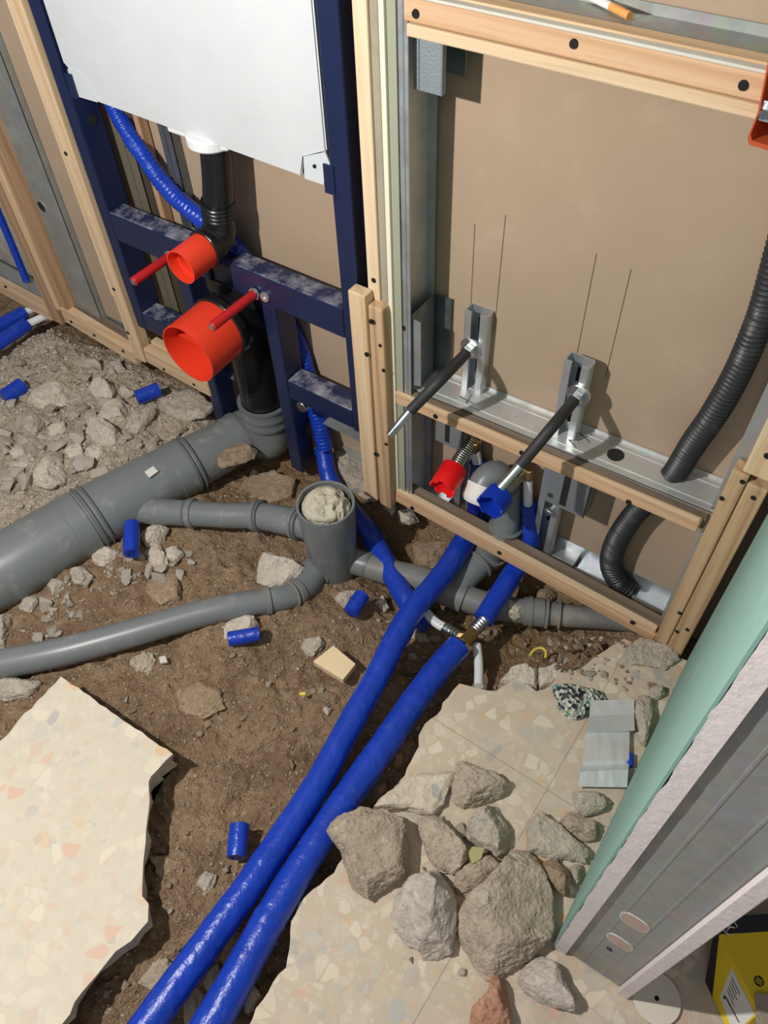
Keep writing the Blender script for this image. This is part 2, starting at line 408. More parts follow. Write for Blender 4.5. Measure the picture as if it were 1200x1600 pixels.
def lathe(o, d, prof, seg=36, bm=None, caps=True):
    """prof: (distance along d, radius); fixed frame so folds back cleanly"""
    bm = bm or bmesh.new(); o = Vector(o); d = Vector(d).normalized(); up = d.orthogonal().normalized(); sd = d.cross(up); rings = []
    for s, r in prof:
        rings.append([bm.verts.new(o + d * s + (up * math.cos(2 * math.pi * k / seg) + sd * math.sin(2 * math.pi * k / seg)) * r) for k in range(seg)])
    for x, y in zip(rings, rings[1:]):
        for k in range(seg): bm.faces.new((x[k], x[(k + 1) % seg], y[(k + 1) % seg], y[k]))
    if caps:
        bm.faces.new(rings[0]); bm.faces.new(rings[-1])
    return bm
def shell(a, b, ro, ri, depth=None, seg=36, bm=None, ro2=None):
    """hollow cup open at b (ri inner radius), floor at depth from b"""
    a = Vector(a); b = Vector(b); d = (b - a).normalized(); L = (b - a).length
    depth = L if depth is None else depth; ro2 = ro2 or ro
    return lathe(a, d, [(0, ro), (L, ro2), (L, ri), (L - depth, ri)], seg, bm)
def prism(pts, z0, z1, inset=0.0, bm=None):
    """pts: list of (x,y) world; vertical sided block"""
    bm = bm or bmesh.new()
    lo = [bm.verts.new((p[0], p[1], z0)) for p in pts]; hi = [bm.verts.new((p[0], p[1], z1)) for p in pts]
    n = len(pts)
    bm.faces.new(hi); bm.faces.new(lo[::-1])
    for i in range(n): bm.faces.new((lo[i], lo[(i + 1) % n], hi[(i + 1) % n], hi[i]))
    return bm
def refine(pts, step, amp, seed):
    """subdivide a polygon outline and roughen it"""
    out = []; n = len(pts)
    for i in range(n):
        a = Vector(pts[i]); b = Vector(pts[(i + 1) % n]); k = max(1, int((b - a).length / step))
        nn = Vector((-(b - a).y, (b - a).x)).normalized()
        for j in range(k):
            p = a.lerp(b, j / k)
            if j: p = p + nn * amp * noise.noise(Vector((p.x * 60, p.y * 60, seed)))
            out.append(p)
    return out
def rough_block(pts, z0, z1, seed=0, step=0.012, amp=0.006, under=0.012):
    """broken slab: flat top, ragged edge that leans in under it"""
    P = refine(pts, step, amp, seed); n = len(P); bm = bmesh.new()
    cx = sum(p.x for p in P) / n; cy = sum(p.y for p in P) / n
    def ring(z, off, jz):
        out = []
        for i, p in enumerate(P):
            d = Vector((p.x - cx, p.y - cy)); d.normalize()
            o = off * (0.5 + noise.noise(Vector((p.x * 70, p.y * 70, seed + z * 300))))
            out.append(bm.verts.new((p.x - d.x * o, p.y - d.y * o, z + jz * noise.noise(Vector((p.x * 90, p.y * 90, seed))))))
        return out
    R = [ring(z1, 0, 0), ring(z1 - (z1 - z0) * 0.12, -0.001, 0.002), ring(z1 - (z1 - z0) * 0.5, under, 0.004), ring(z0, under * 1.2, 0)]
    bm.faces.new(R[0])
    for a, b in zip(R, R[1:]):
        for i in range(n): bm.faces.new((a[i], b[i], b[(i + 1) % n], a[(i + 1) % n]))
    bm.faces.new(R[-1][::-1])
    bmesh.ops.triangulate(bm, faces=[f for f in bm.faces if len(f.verts) > 4])
    return bm
def rock_mesh(pts, zbase, h, seed, flat=0.0, rough=1.0):
    """angular stone over an outline given as ground points"""
    rnd = random.Random(seed); P = [Vector((p[0], p[1])) for p in pts]; n = len(P)
    c = sum(P, Vector((0, 0))) / n; size = sum((p - c).length for p in P) / n
    bm = bmesh.new()
    tx, ty = rnd.uniform(-.25, .25), rnd.uniform(-.25, .25)
    def ring(s, zf, j):
        return [bm.verts.new((c.x + (p.x - c.x) * s * (1 + rnd.uniform(-j, j)), c.y + (p.y - c.y) * s * (1 + rnd.uniform(-j, j)),
                zbase + h * zf * (1 + rnd.uniform(-j, j)) + (zf > .5) * ((p.x - c.x) * tx + (p.y - c.y) * ty) * s)) for p in P]
    R = [ring(0.92, -0.15, 0.0), ring(1.08, 0.25, 0.04), ring(1.0, 0.75, 0.07), ring(0.60 if not flat else .8, 0.95, 0.09 * (1 - flat))]
    off = Vector((rnd.uniform(-.25, .25), rnd.uniform(-.25, .25))) * size
    top = bm.verts.new((c.x + off.x, c.y + off.y, zbase + h * (1.05 if not flat else 0.96)))
    for a, b in zip(R, R[1:]):
        for i in range(n):
            j = (i + 1) % n
            if rnd.random() < .5: bm.faces.new((a[i], a[j], b[j])); bm.faces.new((a[i], b[j], b[i]))
            else: bm.faces.new((a[i], a[j], b[i])); bm.faces.new((a[j], b[j], b[i]))
    for i in range(n): bm.faces.new((R[-1][i], R[-1][(i + 1) % n], top))
    bm.faces.new(R[0][::-1])
    cuts = 4 if size > 0.02 else 2
    bmesh.ops.subdivide_edges(bm, edges=bm.edges, cuts=cuts, use_grid_fill=True)
    a1 = size * 0.10 * rough
    ctr = Vector((c.x, c.y, zbase + h * 0.4))
    if not flat or flat < .7:
        for _ in range(13):
            nd = Vector((rnd.gauss(0, 1), rnd.gauss(0, 1), rnd.uniform(.4, 1.5))).normalized()
            mx = max((v.co - ctr).dot(nd) for v in bm.verts); lim = mx * rnd.uniform(.64, .90)
            for v in bm.verts:
                q = (v.co - ctr).dot(nd)
                if q > lim: v.co -= nd * (q - lim) * .97
    bm.normal_update()
    for v in bm.verts:
        d = noise.noise(v.co * (1.1 / size) + Vector((seed, 0, 0))) * a1 + noise.noise(v.co * (3.4 / size) + Vector((0, seed, 0))) * a1 * 0.55 + noise.noise(v.co * 260) * 0.0016 * rough
        v.co += v.normal * d
    return bm
def pebble(bm_seed, s, asp):
    rnd = random.Random(bm_seed); bm = bmesh.new()
    for i in range(13):
        v = Vector((rnd.gauss(0, 1), rnd.gauss(0, 1), rnd.gauss(0, 1))).normalized() * rnd.uniform(.8, 1.05)
        bm.verts.new((v.x * s * asp, v.y * s, v.z * s * .7))
    r = bmesh.ops.convex_hull(bm, input=bm.verts)
    bmesh.ops.delete(bm, geom=[g for g in r['geom_interior'] if isinstance(g, bmesh.types.BMVert)], context='VERTS')
    return bm
def screw(parent, p, n=(0, -1, 0), r=0.0042):
    p = Vector(p); n = Vector(n)
    bm = cyl(p - n * 0.001, p + n * 0.0009, r, 16, r * 0.86)
    return obj('screw', bm, SCREW, parent)

# ------------------------------------------------------------------ ground: trench and rubble field
X0, X1, Y0, Y1, ST = -1.95, 0.45, -1.02, 0.14, 0.0030
nx = int((X1 - X0) / ST) + 1; ny = int((Y1 - Y0) / ST) + 1
gx = np.linspace(X0, X1, nx); gy = np.linspace(Y0, Y1, ny); GX, GY = np.meshgrid(gx, gy)
def mask(poly):
    ins = np.zeros(GX.shape, bool); n = len(poly)
    for i in range(n):
        x1, y1 = poly[i]; x2, y2 = poly[(i + 1) % n]
        if abs(y2 - y1) < 1e-9: continue
        c = ((y1 > GY) != (y2 > GY)) & (GX < (x2 - x1) * (GY - y1) / (y2 - y1) + x1)
        ins ^= c
    return ins.astype(float)
def blur(a, k, it=2):
    ker = np.ones(2 * k + 1) / (2 * k + 1)
    for _ in range(it):
        p = np.pad(a, k, mode='edge')
        p = np.apply_along_axis(lambda v: np.convolve(v, ker, 'valid'), 1, p)
        a = np.apply_along_axis(lambda v: np.convolve(v, ker, 'valid'), 0, p)
    return a
def vnoise(freq, seed):
    rs = np.random.RandomState(seed); L = rs.rand(257, 257)
    x = (GX - X0) * freq; y = (GY - Y0) * freq
    xi = np.floor(x).astype(int); yi = np.floor(y).astype(int); fx = x - xi; fy = y - yi
    fx = fx * fx * (3 - 2 * fx); fy = fy * fy * (3 - 2 * fy); xi %= 256; yi %= 256
    return ((L[yi, xi] * (1 - fx) + L[yi, xi + 1] * fx) * (1 - fy) + (L[yi + 1, xi] * (1 - fx) + L[yi + 1, xi + 1] * fx) * fy) - .5
def pg(pts, z=0.0):
    return [(G(x, y, z).x, G(x, y, z).y) for x, y in pts]
FLOORPOLY = [(372, 1640), (400, 1575), (447, 1512), (455, 1440), (478, 1400), (522, 1364), (560, 1312), (590, 1262), (612, 1240), (642, 1190), (655, 1165), (654, 1150),
             (672, 1124), (700, 1090), (718, 1068), (748, 1076), (775, 1080), (800, 1062), (838, 1080), (860, 1072), (872, 1050), (905, 1046), (940, 1020), (975, 998), (1040, 1022)]
floor_xy = pg(FLOORPOLY) + [(0.03, 0.0), (0.60, 0.0), (0.60, -0.95), (-0.2, -0.98)]
rub = mask(pg([(-400, 480), (0, 540), (60, 500), (210, 555), (335, 610), (345, 655), (310, 672), (240, 700), (190, 735), (60, 800), (0, 822), (-400, 1000)]))
rubsoft = blur(rub, 11)
pit = blur(mask(pg([(565, 790), (640, 780), (760, 850), (880, 905), (1030, 990), (960, 1010), (880, 1000), (845, 1030), (780, 1060), (712, 1062), (690, 1090), (650, 1010), (610, 940), (560, 880)], -0.06)), 13)
pit2 = blur(mask(pg([(330, 720), (360, 660), (440, 640), (500, 690), (540, 760), (470, 800), (330, 780)], -0.06)), 13)
under = blur(mask(floor_xy), 4)
slabm = blur(mask(pg([(60, 1120), (110, 1100), (230, 1200), (190, 1400), (60, 1640), (-300, 1640), (-300, 1180)])), 17)
gut = blur(mask(pg([(640, 1060), (700, 1085), (560, 1290), (430, 1470), (340, 1640), (200, 1640), (330, 1480), (500, 1270)], -0.03)), 10)
Hh = -0.056 + 0.024 * vnoise(6, 1) + 0.018 * vnoise(15, 2) + 0.013 * vnoise(38, 3) * (0.4 + 1.2 * np.abs(vnoise(5, 21)) * 2) + 0.0090 * vnoise(75, 4) + 0.0065 * vnoise(130, 5) + 0.0050 * vnoise(210, 12) + 0.0034 * vnoise(300, 17)
Hh += 0.010 * np.clip(vnoise(30, 14) + 0.02, 0, 1) * np.clip(vnoise(9, 15) * 3, 0, 1)
Hh += rubsoft * (0.047 + 0.012 * vnoise(30, 6))
Hh -= pit * 0.062 + pit2 * 0.035
Hh -= 0.034 * np.exp(-((GX + 0.575) ** 2 + (GY + 0.13) ** 2) / 0.011)
Hh += slabm * 0.006 - gut * 0.016
Hh = np.where(under > 0.5, np.minimum(Hh, -0.034), Hh)
Hh = Hh - 0.02 * np.clip((GX - 0.03) * 8, 0, 1)
# pack loose soil against the large pipe's lower side and the drain body
def gz(x, y):
    i = min(max(int(round((x - X0) / ST)), 0), nx - 1); j = min(max(int(round((y - Y0) / ST)), 0), ny - 1); return float(Hh[j, i])
verts = np.stack([GX, GY, Hh], -1).reshape(-1, 3)
idx = np.arange(nx * ny).reshape(ny, nx)
faces = np.stack([idx[:-1, :-1], idx[:-1, 1:], idx[1:, 1:], idx[1:, :-1]], -1).reshape(-1, 4)
me = bpy.data.meshes.new('floor'); me.from_pydata(verts.tolist(), [], faces.tolist())
me.polygons.foreach_set('use_smooth', [True] * len(me.polygons))
at = me.attributes.new('rubble', 'FLOAT', 'POINT'); at.data.foreach_set('value', np.clip(blur(rub, 7, 2) * 1.1 + 0.5 * vnoise(25, 9) * (blur(rub, 17) > .03), 0, 1).reshape(-1))
clay = blur(mask(pg([(360, 690), (480, 660), (560, 760), (760, 850), (900, 930), (870, 1010), (800, 1060), (690, 1000), (620, 900), (560, 830), (470, 780), (350, 780)], -0.07)), 14)
at = me.attributes.new('clay', 'FLOAT', 'POINT'); at.data.foreach_set('value', np.clip(clay * 0.9 + 0.4 * vnoise(20, 11) * clay, 0, 1).reshape(-1))
me.materials.append(DIRT)
fo = bpy.data.objects.new('floor', me); C.objects.link(fo); tag(fo, 'dug up brown soil floor with a pale rubble field', kind='structure')
# terrazzo remaining on the right
bm = rough_block(floor_xy, -0.036, 0.0, 3, 0.010, 0.006, 0.010)
tf = obj('terrazzo_floor', bm, TERD, origin=(0, 0, 0)); tag(tf, 'dusty terrazzo floor with a broken edge', kind='structure')

# ------------------------------------------------------------------ walls
YB = 0.08
wb = obj('wall_back', bx((-1.47, YB, -0.06), (0.35, YB + 0.013, 1.45), 0), BOARD, origin=(0, 0, 0)); tag(wb, 'brown gypsum board back wall', kind='structure')
for (a, b) in (((742, 350), (735, 492)), ((790, 336), (772, 520)), ((932, 397), (899, 566)), ((986, 421), (946, 590))):
    p = W(*a, YB - 0.0003); q = W(*b, YB - 0.0003)
    bm = bmesh.new(); d = Vector((0.0005, 0, 0))
    sweep(bm, [p, q], [0.00045, 0.00045], 6); obj('pencil_line', bm, PENC, wb)
wl = obj('wall_left', bx((-2.2, 0.10, -0.06), (-1.44, 0.14, 1.45), 0), CONC, origin=(0, 0, 0)); tag(wl, 'speckled concrete wall behind the far left studs', kind='structure')
# partition on the right: teal board, steel stud, second board
XP = 0.028; YE = -0.469
wr = bpy.data.objects.new('wall_right', None); link(wr); wr.location = (XP, YE, 0); tag(wr, 'unfinished partition with teal board and open stud end', kind='structure')
bm = bmesh.new(); box(bm, (XP, YE, 0.002), (XP + 0.0022, -0.002, 1.45)); 
obj('teal_board_face', bm, TEAL, wr)
# ragged gypsum core edge
bm = bmesh.new(); zz = 0.002; prev = None; k = 0
ringsL = []
while zz < 1.45:
    j = 0.0026 * noise.noise(Vector((0, 0, zz * 22))) + 0.0008 * noise.noise(Vector((3, 0, zz * 90)))
    r_ = [Vector((XP + 0.0024 + max(-.001, j), YE + 0.0004 * noise.noise(Vector((9, 0, zz * 30))), zz)), Vector((XP + 0.0172, YE + 0.0004 * noise.noise(Vector((7, 0, zz * 40))), zz)), Vector((XP + 0.0165, -0.002, zz)), Vector((XP + 0.0022, -0.002, zz))]
    ring = [bm.verts.new(v) for v in r_]
    if prev:
        for i in range(4): bm.faces.new((prev[i], prev[(i + 1) % 4], ring[(i + 1) % 4], ring[i]))
    else: bm.faces.new(ring)
    prev = ring; zz += 0.006
bm.faces.new(prev); obj('gypsum_core', bm, CORE, wr)
bm = bmesh.new()
box(bm, (XP + 0.0175, YE + 0.004, 0.004), (XP + 0.0845, YE + 0.0055, 1.45))           # web
box(bm, (XP + 0.0172, YE + 0.004, 0.004), (XP + 0.0182, YE + 0.05, 1.45)); box(bm, (XP + 0.0838, YE + 0.004, 0.004), (XP + 0.0848, YE + 0.05, 1.45))
for xo in (0.036, 0.062): box(bm, (XP + xo, YE + 0.0036, 0.004), (XP + xo + 0.003, YE + 0.005, 1.45), 0.0006)   # pressed ribs
st = obj('metal_stud', bm, GALVD, wr)
for (cx, cz) in ((XP + 0.0505, 0.235), (XP + 0.0505, 0.185)):
    pass
def slot(cx, cz, w_, h_, mat, parent):
    bm = bmesh.new(); vs = []
    n = 28
    for k in range(n):
        a = 2 * math.pi * k / n; ex = math.copysign(abs(math.cos(a)) ** 0.55, math.cos(a)); ez = math.copysign(abs(math.sin(a)) ** 0.9, math.sin(a))
        vs.append((cx + ex * w_ / 2, cz + ez * h_ / 2))
    a = [bm.verts.new((x, YE + 0.0032, z)) for x, z in vs]; b = [bm.verts.new((x, YE + 0.0046, z)) for x, z in vs]
    bm.faces.new(a); bm.faces.new(b[::-1])
    for i in range(n): bm.faces.new((a[i], b[i], b[(i + 1) % n], a[(i + 1) % n]))
    return obj('slot', bm, mat, parent)
BRICKY = plain('ribbed_pink_inner_board', (0.55, 0.40, 0.34), 0.8, 0, .5, (.40, .22, .17), 130, thr=.45)
for c in ((990, 1452), (967, 1483)):
    p = W(c[0], c[1] - 8, YE + 0.003); slot(p.x, p.z, 0.026, 0.030 if c[0] > 980 else 0.026, BRICKY, st)
    s = slot(p.x, p.z, 0.0285, 0.034 if c[0] > 980 else 0.03, WHITEM, st); s.location.y += 0.0002; s.name = 'slot_rim'
screw(st, W(951, 1485, YE + 0.003), r=0.003)
bm = bmesh.new(); box(bm, (XP + 0.0175, YE + 0.006, 0.0), (XP + 0.0848, -0.002, 0.0015)); box(bm, (XP + 0.0165, YE + 0.006, 0.0), (XP + 0.0175, -0.01, 0.03)); obj('bottom_track', bm, GALVD, wr)
bm = bmesh.new(); box(bm, (XP + 0.0855, YE - 0.003, 0.0), (XP + 0.0985, -0.002, 1.45), 0.001); obj('rear_board', bm, CORE, wr)
wr.rotation_euler.z = math.radians(1.5)   # the partition stands slightly out of square
# floor beyond the partition stays terrazzo (same slab)

# ------------------------------------------------------------------ timber and steel framing of the wall
def batten(name, label, parts, screws=(), cat='timber', group=None):
    """parts: (lo, hi, material, partname)"""
    if len(parts) == 1 and not screws:
        o = obj(name, bx(parts[0][0], parts[0][1], 0.002), parts[0][2]); return tag(o, label, cat, group)
    lo = Vector(parts[0][0]); t = thing(name, label, cat, lo, group)
    for p in parts: obj(p[3], bx(p[0], p[1], 0.002), p[2], t)
    for s in screws: screw(t, s)
    return t
def sc(x, y, Y=0.0): return W(x, y, Y)
# post between the frame bay and the niche
batten('timber_post', 'pale upright pine batten right beside the navy frame', [((-0.563, 0.0, 0.437), (-0.5435, 0.032, 1.4), WZP, 'batten')], [sc(584, 438), ])
t = thing('timber_post', 'short doubled pine batten with cracked grain and dark screws at niche left', 'timber', (-0.585, -0.022, 0.02))
obj('batten', bx((-0.583, -0.020, 0.022), (-0.554, 0.0, 0.455), 0.002), WZ, t)
obj('cracked_batten', bx((-0.553, -0.016, 0.012), (-0.528, 0.006, 0.440), 0.003), WZG, t)
for q in ((580, 503), (587, 710), (573, 554)): screw(t, sc(q[0], q[1], -0.0205))
for q in ((599, 579), (603, 694), (594, 540)): screw(t, sc(q[0], q[1], -0.0165), r=0.003)
t = thing('gypsum_board_edge', 'cream and olive gypsum board edge running up beside the pale batten', 'board', (-0.52, 0.0, 0.02))
obj('plaster_smear', bx((-0.5430, 0.003, 0.43), (-0.5315, 0.03, 1.4), 0.002), plain('grey_plastered_wood', (0.36, 0.32, 0.24), 0.9, 0, .5, (.16, .13, .09), 9, thr=.5, bmp=.3), t)
obj('board_core', bx((-0.5300, 0.001, 0.02), (-0.5230, 0.07, 1.4), 0.0008), CREAM, t)
obj('board_paper', bx((-0.5228, 0.005, 0.02), (-0.5110, 0.07, 1.4), 0.0005), OLIVE, t)
t = thing('metal_stud', 'galvanised stud lining the left side of the niche', 'metal stud', (-0.495, 0.004, 0.0))
bm = bmesh.new(); box(bm, (-0.5105, 0.006, 0.0), (-0.4970, 0.0075, 1.4)); box(bm, (-0.5105, 0.006, 0.0), (-0.5090, 0.068, 1.4)); box(bm, (-0.5105, 0.067, 0.0), (-0.4990, 0.0685, 1.4)); box(bm, (-0.505, 0.0045, 0.0), (-0.502, 0.0075, 1.4), .001); obj('channel', bm, GALV, t)
screw(t, W(632, 513, 0.0055))
# bracket plate folded at the niche's left (big grey clip)
t = thing('metal_bracket', 'large dark grey steel angle plate standing on the left end of the sill', 'bracket', (-0.48, 0.03, 0.29))
zt = 0.43
bm = bmesh.new(); box(bm, (-0.4975, 0.010, 0.285), (-0.4965, 0.067, 0.43)); obj('side_plate', bm, STEELD, t)
bm = prism([(0, 0), (1, 0)] + [(1, 1), (0, 1)], 0, 1); bm.free()
pl = [W(640, 470, .075), W(668, 455, .075), W(706, 467, .075), W(702, 570, .075), W(655, 600, .075)]
bm = bmesh.new(); a = [bm.verts.new(p) for p in pl]; b = [bm.verts.new(p + Vector((0, -0.0015, 0))) for p in pl]; bm.faces.new(a); bm.faces.new(b[::-1])
for i in range(5): bm.faces.new((a[i], b[i], b[(i + 1) % 5], a[(i + 1) % 5]))
obj('back_plate', bm, STEELD, t)
pl = [W(641, 497, .012), W(657, 505, .012), W(657, 604, .012), W(641, 600, .012)]
bm = bmesh.new(); a = [bm.verts.new(p) for p in pl]; b = [bm.verts.new(p + Vector((0, 0.0015, 0))) for p in pl]; bm.faces.new(a); bm.faces.new(b[::-1])
for i in range(4): bm.faces.new((a[i], b[i], b[(i + 1) % 4], a[(i + 1) % 4]))
obj('front_lip', bm, GALV, t)
# sill: wood batten + steel track
SZ = 0.297
t = thing('timber_rail', 'orange pine batten along the front of the metal sill', 'timber', (-0.523, 0.0, 0.266))
def slanted(x0, x1, y0, y1, za0, za1, zb0, zb1, bev=0.0015):
    bm = bmesh.new(); vs = [bm.verts.new(p) for p in ((x0, y0, za0), (x0, y1, za0), (x0, y1, za1), (x0, y0, za1), (x1, y0, zb0), (x1, y1, zb0), (x1, y1, zb1), (x1, y0, zb1))]
    for f in ((0, 1, 2, 3), (4, 7, 6, 5), (0, 4, 5, 1), (1, 5, 6, 2), (2, 6, 7, 3), (3, 7, 4, 0)): bm.faces.new([vs[i] for i in f])
    bmesh.ops.bevel(bm, geom=list(bm.edges), offset=bev, segments=2, affect='EDGES'); return bm
obj('batten', slanted(-0.522, -0.048, 0.0, 0.0065, 0.260, 0.284, 0.274, 0.299), WXO, t)
obj('pale_edge', slanted(-0.522, -0.050, -0.0012, 0.003, 0.279, 0.2846, 0.294, 0.2996, 0.0008), WXP, t)
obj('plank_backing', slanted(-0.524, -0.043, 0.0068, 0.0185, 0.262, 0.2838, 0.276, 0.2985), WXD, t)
for q in ((680, 651), (815, 708), (982, 785)): screw(t, W(q[0], q[1], -0.001))
t = thing('metal_track', 'galvanised channel forming the niche sill with one open round hole', 'metal track', (-0.50, 0.03, 0.25))
def track(x0, x1, y0, y1, z0, z1):
    s = (z1 - z0) / (x1 - x0); bm = bmesh.new()
    def q(a0, a1, b0, b1, zo, th):   # strip along X, tilt
        vs = [bm.verts.new(p) for p in ((x0, a0, z0 + zo), (x1, a0, z1 + zo), (x1, a1, z1 + zo), (x0, a1, z0 + zo), (x0, a0, z0 + zo - th), (x1, a0, z1 + zo - th), (x1, a1, z1 + zo - th), (x0, a1, z0 + zo - th))]
        for f in ((0, 1, 2, 3), (7, 6, 5, 4), (0, 4, 5, 1), (1, 5, 6, 2), (2, 6, 7, 3), (3, 7, 4, 0)): bm.faces.new([vs[i] for i in f])
    q(y0, y1, 0, 0, 0.0, 0.0015); q(y0, y0 + 0.002, 0, 0, 0.0035, 0.035); q(y1 - 0.002, y1, 0, 0, 0.0045, 0.035); q(y0 + 0.012, y0 + 0.0135, 0, 0, 0.001, 0.001); q(y1 - 0.0145, y1 - 0.013, 0, 0, 0.001, 0.001)
    return bm
obj('channel', track(-0.498, -0.040, 0.0188, YB - 0.001, 0.284, 0.301), steel('sill_steel', (0.62, 0.63, 0.62), 0.42, 0.55, 0.3), t)
def sillz(x): return 0.284 + (x + 0.498) * 0.0371
def disc_on_sill(px, py, r, mat, name, parent, up=0.0006):
    z = 0.29
    for _ in range(4): p = G(px, py, z); z = sillz(p.x)
    return obj(name, cyl((p.x, p.y, z + up - 0.0008), (p.x, p.y, z + up), r, 28), mat, parent)
disc_on_sill(962, 711, 0.0118, plain('hole_shadow', (0.012, 0.011, 0.010), 0.9), 'round_hole', t)  # near-black discs and plates paint the shade inside holes and slots
for a, b in (((718, 615), (742, 628)), ((728, 627), (738, 612)), ((902, 690), (925, 680)), ((905, 677), (922, 694)), ((885, 684), (900, 700))):
    pa, pb = G(a[0], a[1], .292), G(b[0], b[1], .292)
    for p in (pa, pb): p.z = sillz(p.x) + 0.0004
    obj('marker_stroke', sweep(bmesh.new(), [pa, pb], [0.0008, 0.0004], 6), BLACKC, t)
# niche bottom rail
t = thing('timber_rail', 'stepped pine batten at floor level in front of the taps', 'timber', (-0.53, -0.002, 0.008))
obj('front_batten', slanted(-0.528, -0.040, -0.002, 0.006, 0.022, 0.045, 0.000, 0.022), WXO, t)
obj('pale_edge', slanted(-0.528, -0.043, -0.0005, 0.011, 0.0455, 0.053, 0.0225, 0.031, 0.0012), WXP, t)
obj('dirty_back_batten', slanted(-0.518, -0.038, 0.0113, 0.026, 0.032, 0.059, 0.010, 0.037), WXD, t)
for q in ((644, 794), (780, 864), (988, 973)): screw(t, W(q[0], q[1], -0.003))
# bottom metal track behind
t = thing('metal_track', 'shiny galvanised floor track below the niche, bent and cut near the conduit', 'metal track', (-0.5, 0.04, 0.0))
bm = bmesh.new(); box(bm, (-0.495, YB - 0.003, -0.01), (-0.04, YB - 0.001, 0.036)); box(bm, (-0.20, 0.045, 0.004), (-0.04, YB - 0.003, 0.006)); box(bm, (-0.20, 0.045, 0.004), (-0.04, 0.0465, 0.022))
box(bm, (-0.495, 0.045, 0.004), (-0.455, YB - 0.003, 0.006)); obj('track', bm, GALVB, t)
bm = bmesh.new(); box(bm, (-0.255, 0.050, -0.002), (-0.205, 0.078, 0.016), 0.001); obj('folded_end', bm, GALV, t)
# niche top: beam, track
t = thing('timber_rail', 'thick orange pine batten with white plaster streak over the niche', 'timber', (-0.50, 0.0, 0.785))
obj('batten', bx((-0.50, 0.003, 0.793), (-0.138, 0.024, 0.815), 0.002), WXO, t)
obj('pale_edge', bx((-0.495, 0.0, 0.7805), (-0.138, 0.022, 0.7925), 0.0015), WXP, t)
obj('plaster_streak', bx((-0.495, 0.001, 0.8155), (-0.138, 0.011, 0.8185), 0.001), PLAST, t)
obj('top_board', bx((-0.499, 0.012, 0.8158), (-0.138, 0.030, 0.820), 0.001), WX, t)
for q in ((649, 22), (896, 69), (1161, 134)): screw(t, W(q[0], q[1], 0.002), r=0.0045)
t = thing('metal_track', 'galvanised track on top of the niche beam under the cigarette', 'metal track', (-0.50, 0.03, 0.79))
bm = bmesh.new(); box(bm, (-0.497, 0.031, 0.812), (-0.06, YB - 0.001, 0.8145)); box(bm, (-0.497, 0.031, 0.786), (-0.06, 0.033, 0.819), 0.0006); box(bm, (-0.497, YB - 0.003, 0.79), (-0.06, YB - 0.001, 0.824)); obj('track', bm, GALVD, t)
# hanging perforated brackets below the beam
t = thing('stud_end', 'dimpled grey steel stud end hanging below the beam at the left', 'bracket', (-0.46, 0.01, 0.70))
p0 = W(640, 60, 0.022); p1 = W(688, 156, 0.022)
bm = bmesh.new(); box(bm, (-0.4990, 0.020, 0.721), (-0.4650, 0.0225, 0.785), 0.0006); box(bm, (-0.465, 0.020, 0.721), (-0.4635, 0.028, 0.785), 0.0004)
box(bm, (-0.499, 0.0187, 0.722), (-0.492, 0.020, 0.785), 0.0006)
obj('channel', bm, plain('dull_grey_zinc', (0.27, 0.31, 0.34), 0.5, 0.35, bmp=0.5, bscale=400), t)
t = thing('stud_end', 'small dark steel stud end behind the dimpled one below the beam', 'bracket', (-0.42, 0.05, 0.73))
bm = bmesh.new(); qa = W(690, 104, .066); qb = W(701, 110, .066); qc = W(727, 116, .060)
box(bm, (qa.x, 0.066, qa.z), (qb.x, 0.068, 0.80), .0005); box(bm, (qb.x, 0.060, qb.z), (qc.x, 0.0625, 0.80), 0.0005); obj('channel', bm, STEELD, t)
# right side posts of the niche
t = thing('timber_post', 'pair of brown grained pine battens at the right of the niche', 'timber', (-0.045, -0.01, 0.0))
obj('batten', bx((-0.0400, -0.002, 0.001), (-0.0200, 0.022, 0.402), 0.002), WZG, t)
obj('batten', bx((-0.0190, -0.002, 0.001), (0.0050, 0.022, 0.392), 0.002), WZG, t)
for q in ((1160, 753), (1177, 778), (1062, 958), (1074, 984), (1128, 779), (1058, 987)): screw(t, W(q[0], q[1], -0.0025), r=0.0034)
batten('timber_post', 'pale pine batten standing on the doubled right battens', [((-0.030, 0.0, 0.404), (0.012, 0.022, 1.4), WZ, 'batten')], [W(1199, 713, -0.001)])
t = thing('metal_stud', 'galvanised stud behind the right battens of the niche', 'metal stud', (-0.045, 0.03, 0.0))
bm = bmesh.new(); box(bm, (-0.046, 0.024, 0.0), (-0.044, YB - 0.001, 1.4)); box(bm, (-0.046, 0.0235, 0.0), (-0.010, 0.025, 1.4)); obj('channel', bm, GALV, t)
# left bays
batten('timber_post', 'tall slim pine batten just left of the navy frame', [((-1.182, 0.0, 0.050), (-1.150, 0.026, 1.35), WZ, 'batten')], [sc(103, 240), sc(178, 452), sc(200, 520)])
t = thing('gypsum_board_edge', 'thin pale board edge with crumbling plaster on the tall left batten', 'board', (-1.19, 0.0, 0.2))
obj('board_core', bx((-1.1885, 0.002, 0.20), (-1.1825, 0.03, 1.35), 0.001), WZP, t)
t = thing('timber_post', 'reddish brown pine batten with pale edge at the far left', 'timber', (-1.45, 0.0, 0.03))
obj('batten', bx((-1.452, 0.0, 0.035), (-1.415, 0.026, 1.3), 0.002), WZB, t)
obj('pale_edge', bx((-1.4145, -0.001, 0.08), (-1.400, 0.026, 1.3), 0.002), WZ, t)
obj('brown_plank', bx((-1.3995, 0.004, 0.075), (-1.378, 0.03, 1.3), 0.001), WZB, t)
t = thing('metal_stud', 'dusty grey stud with a round hole between the left battens', 'metal stud', (-1.37, 0.02, 0.07))
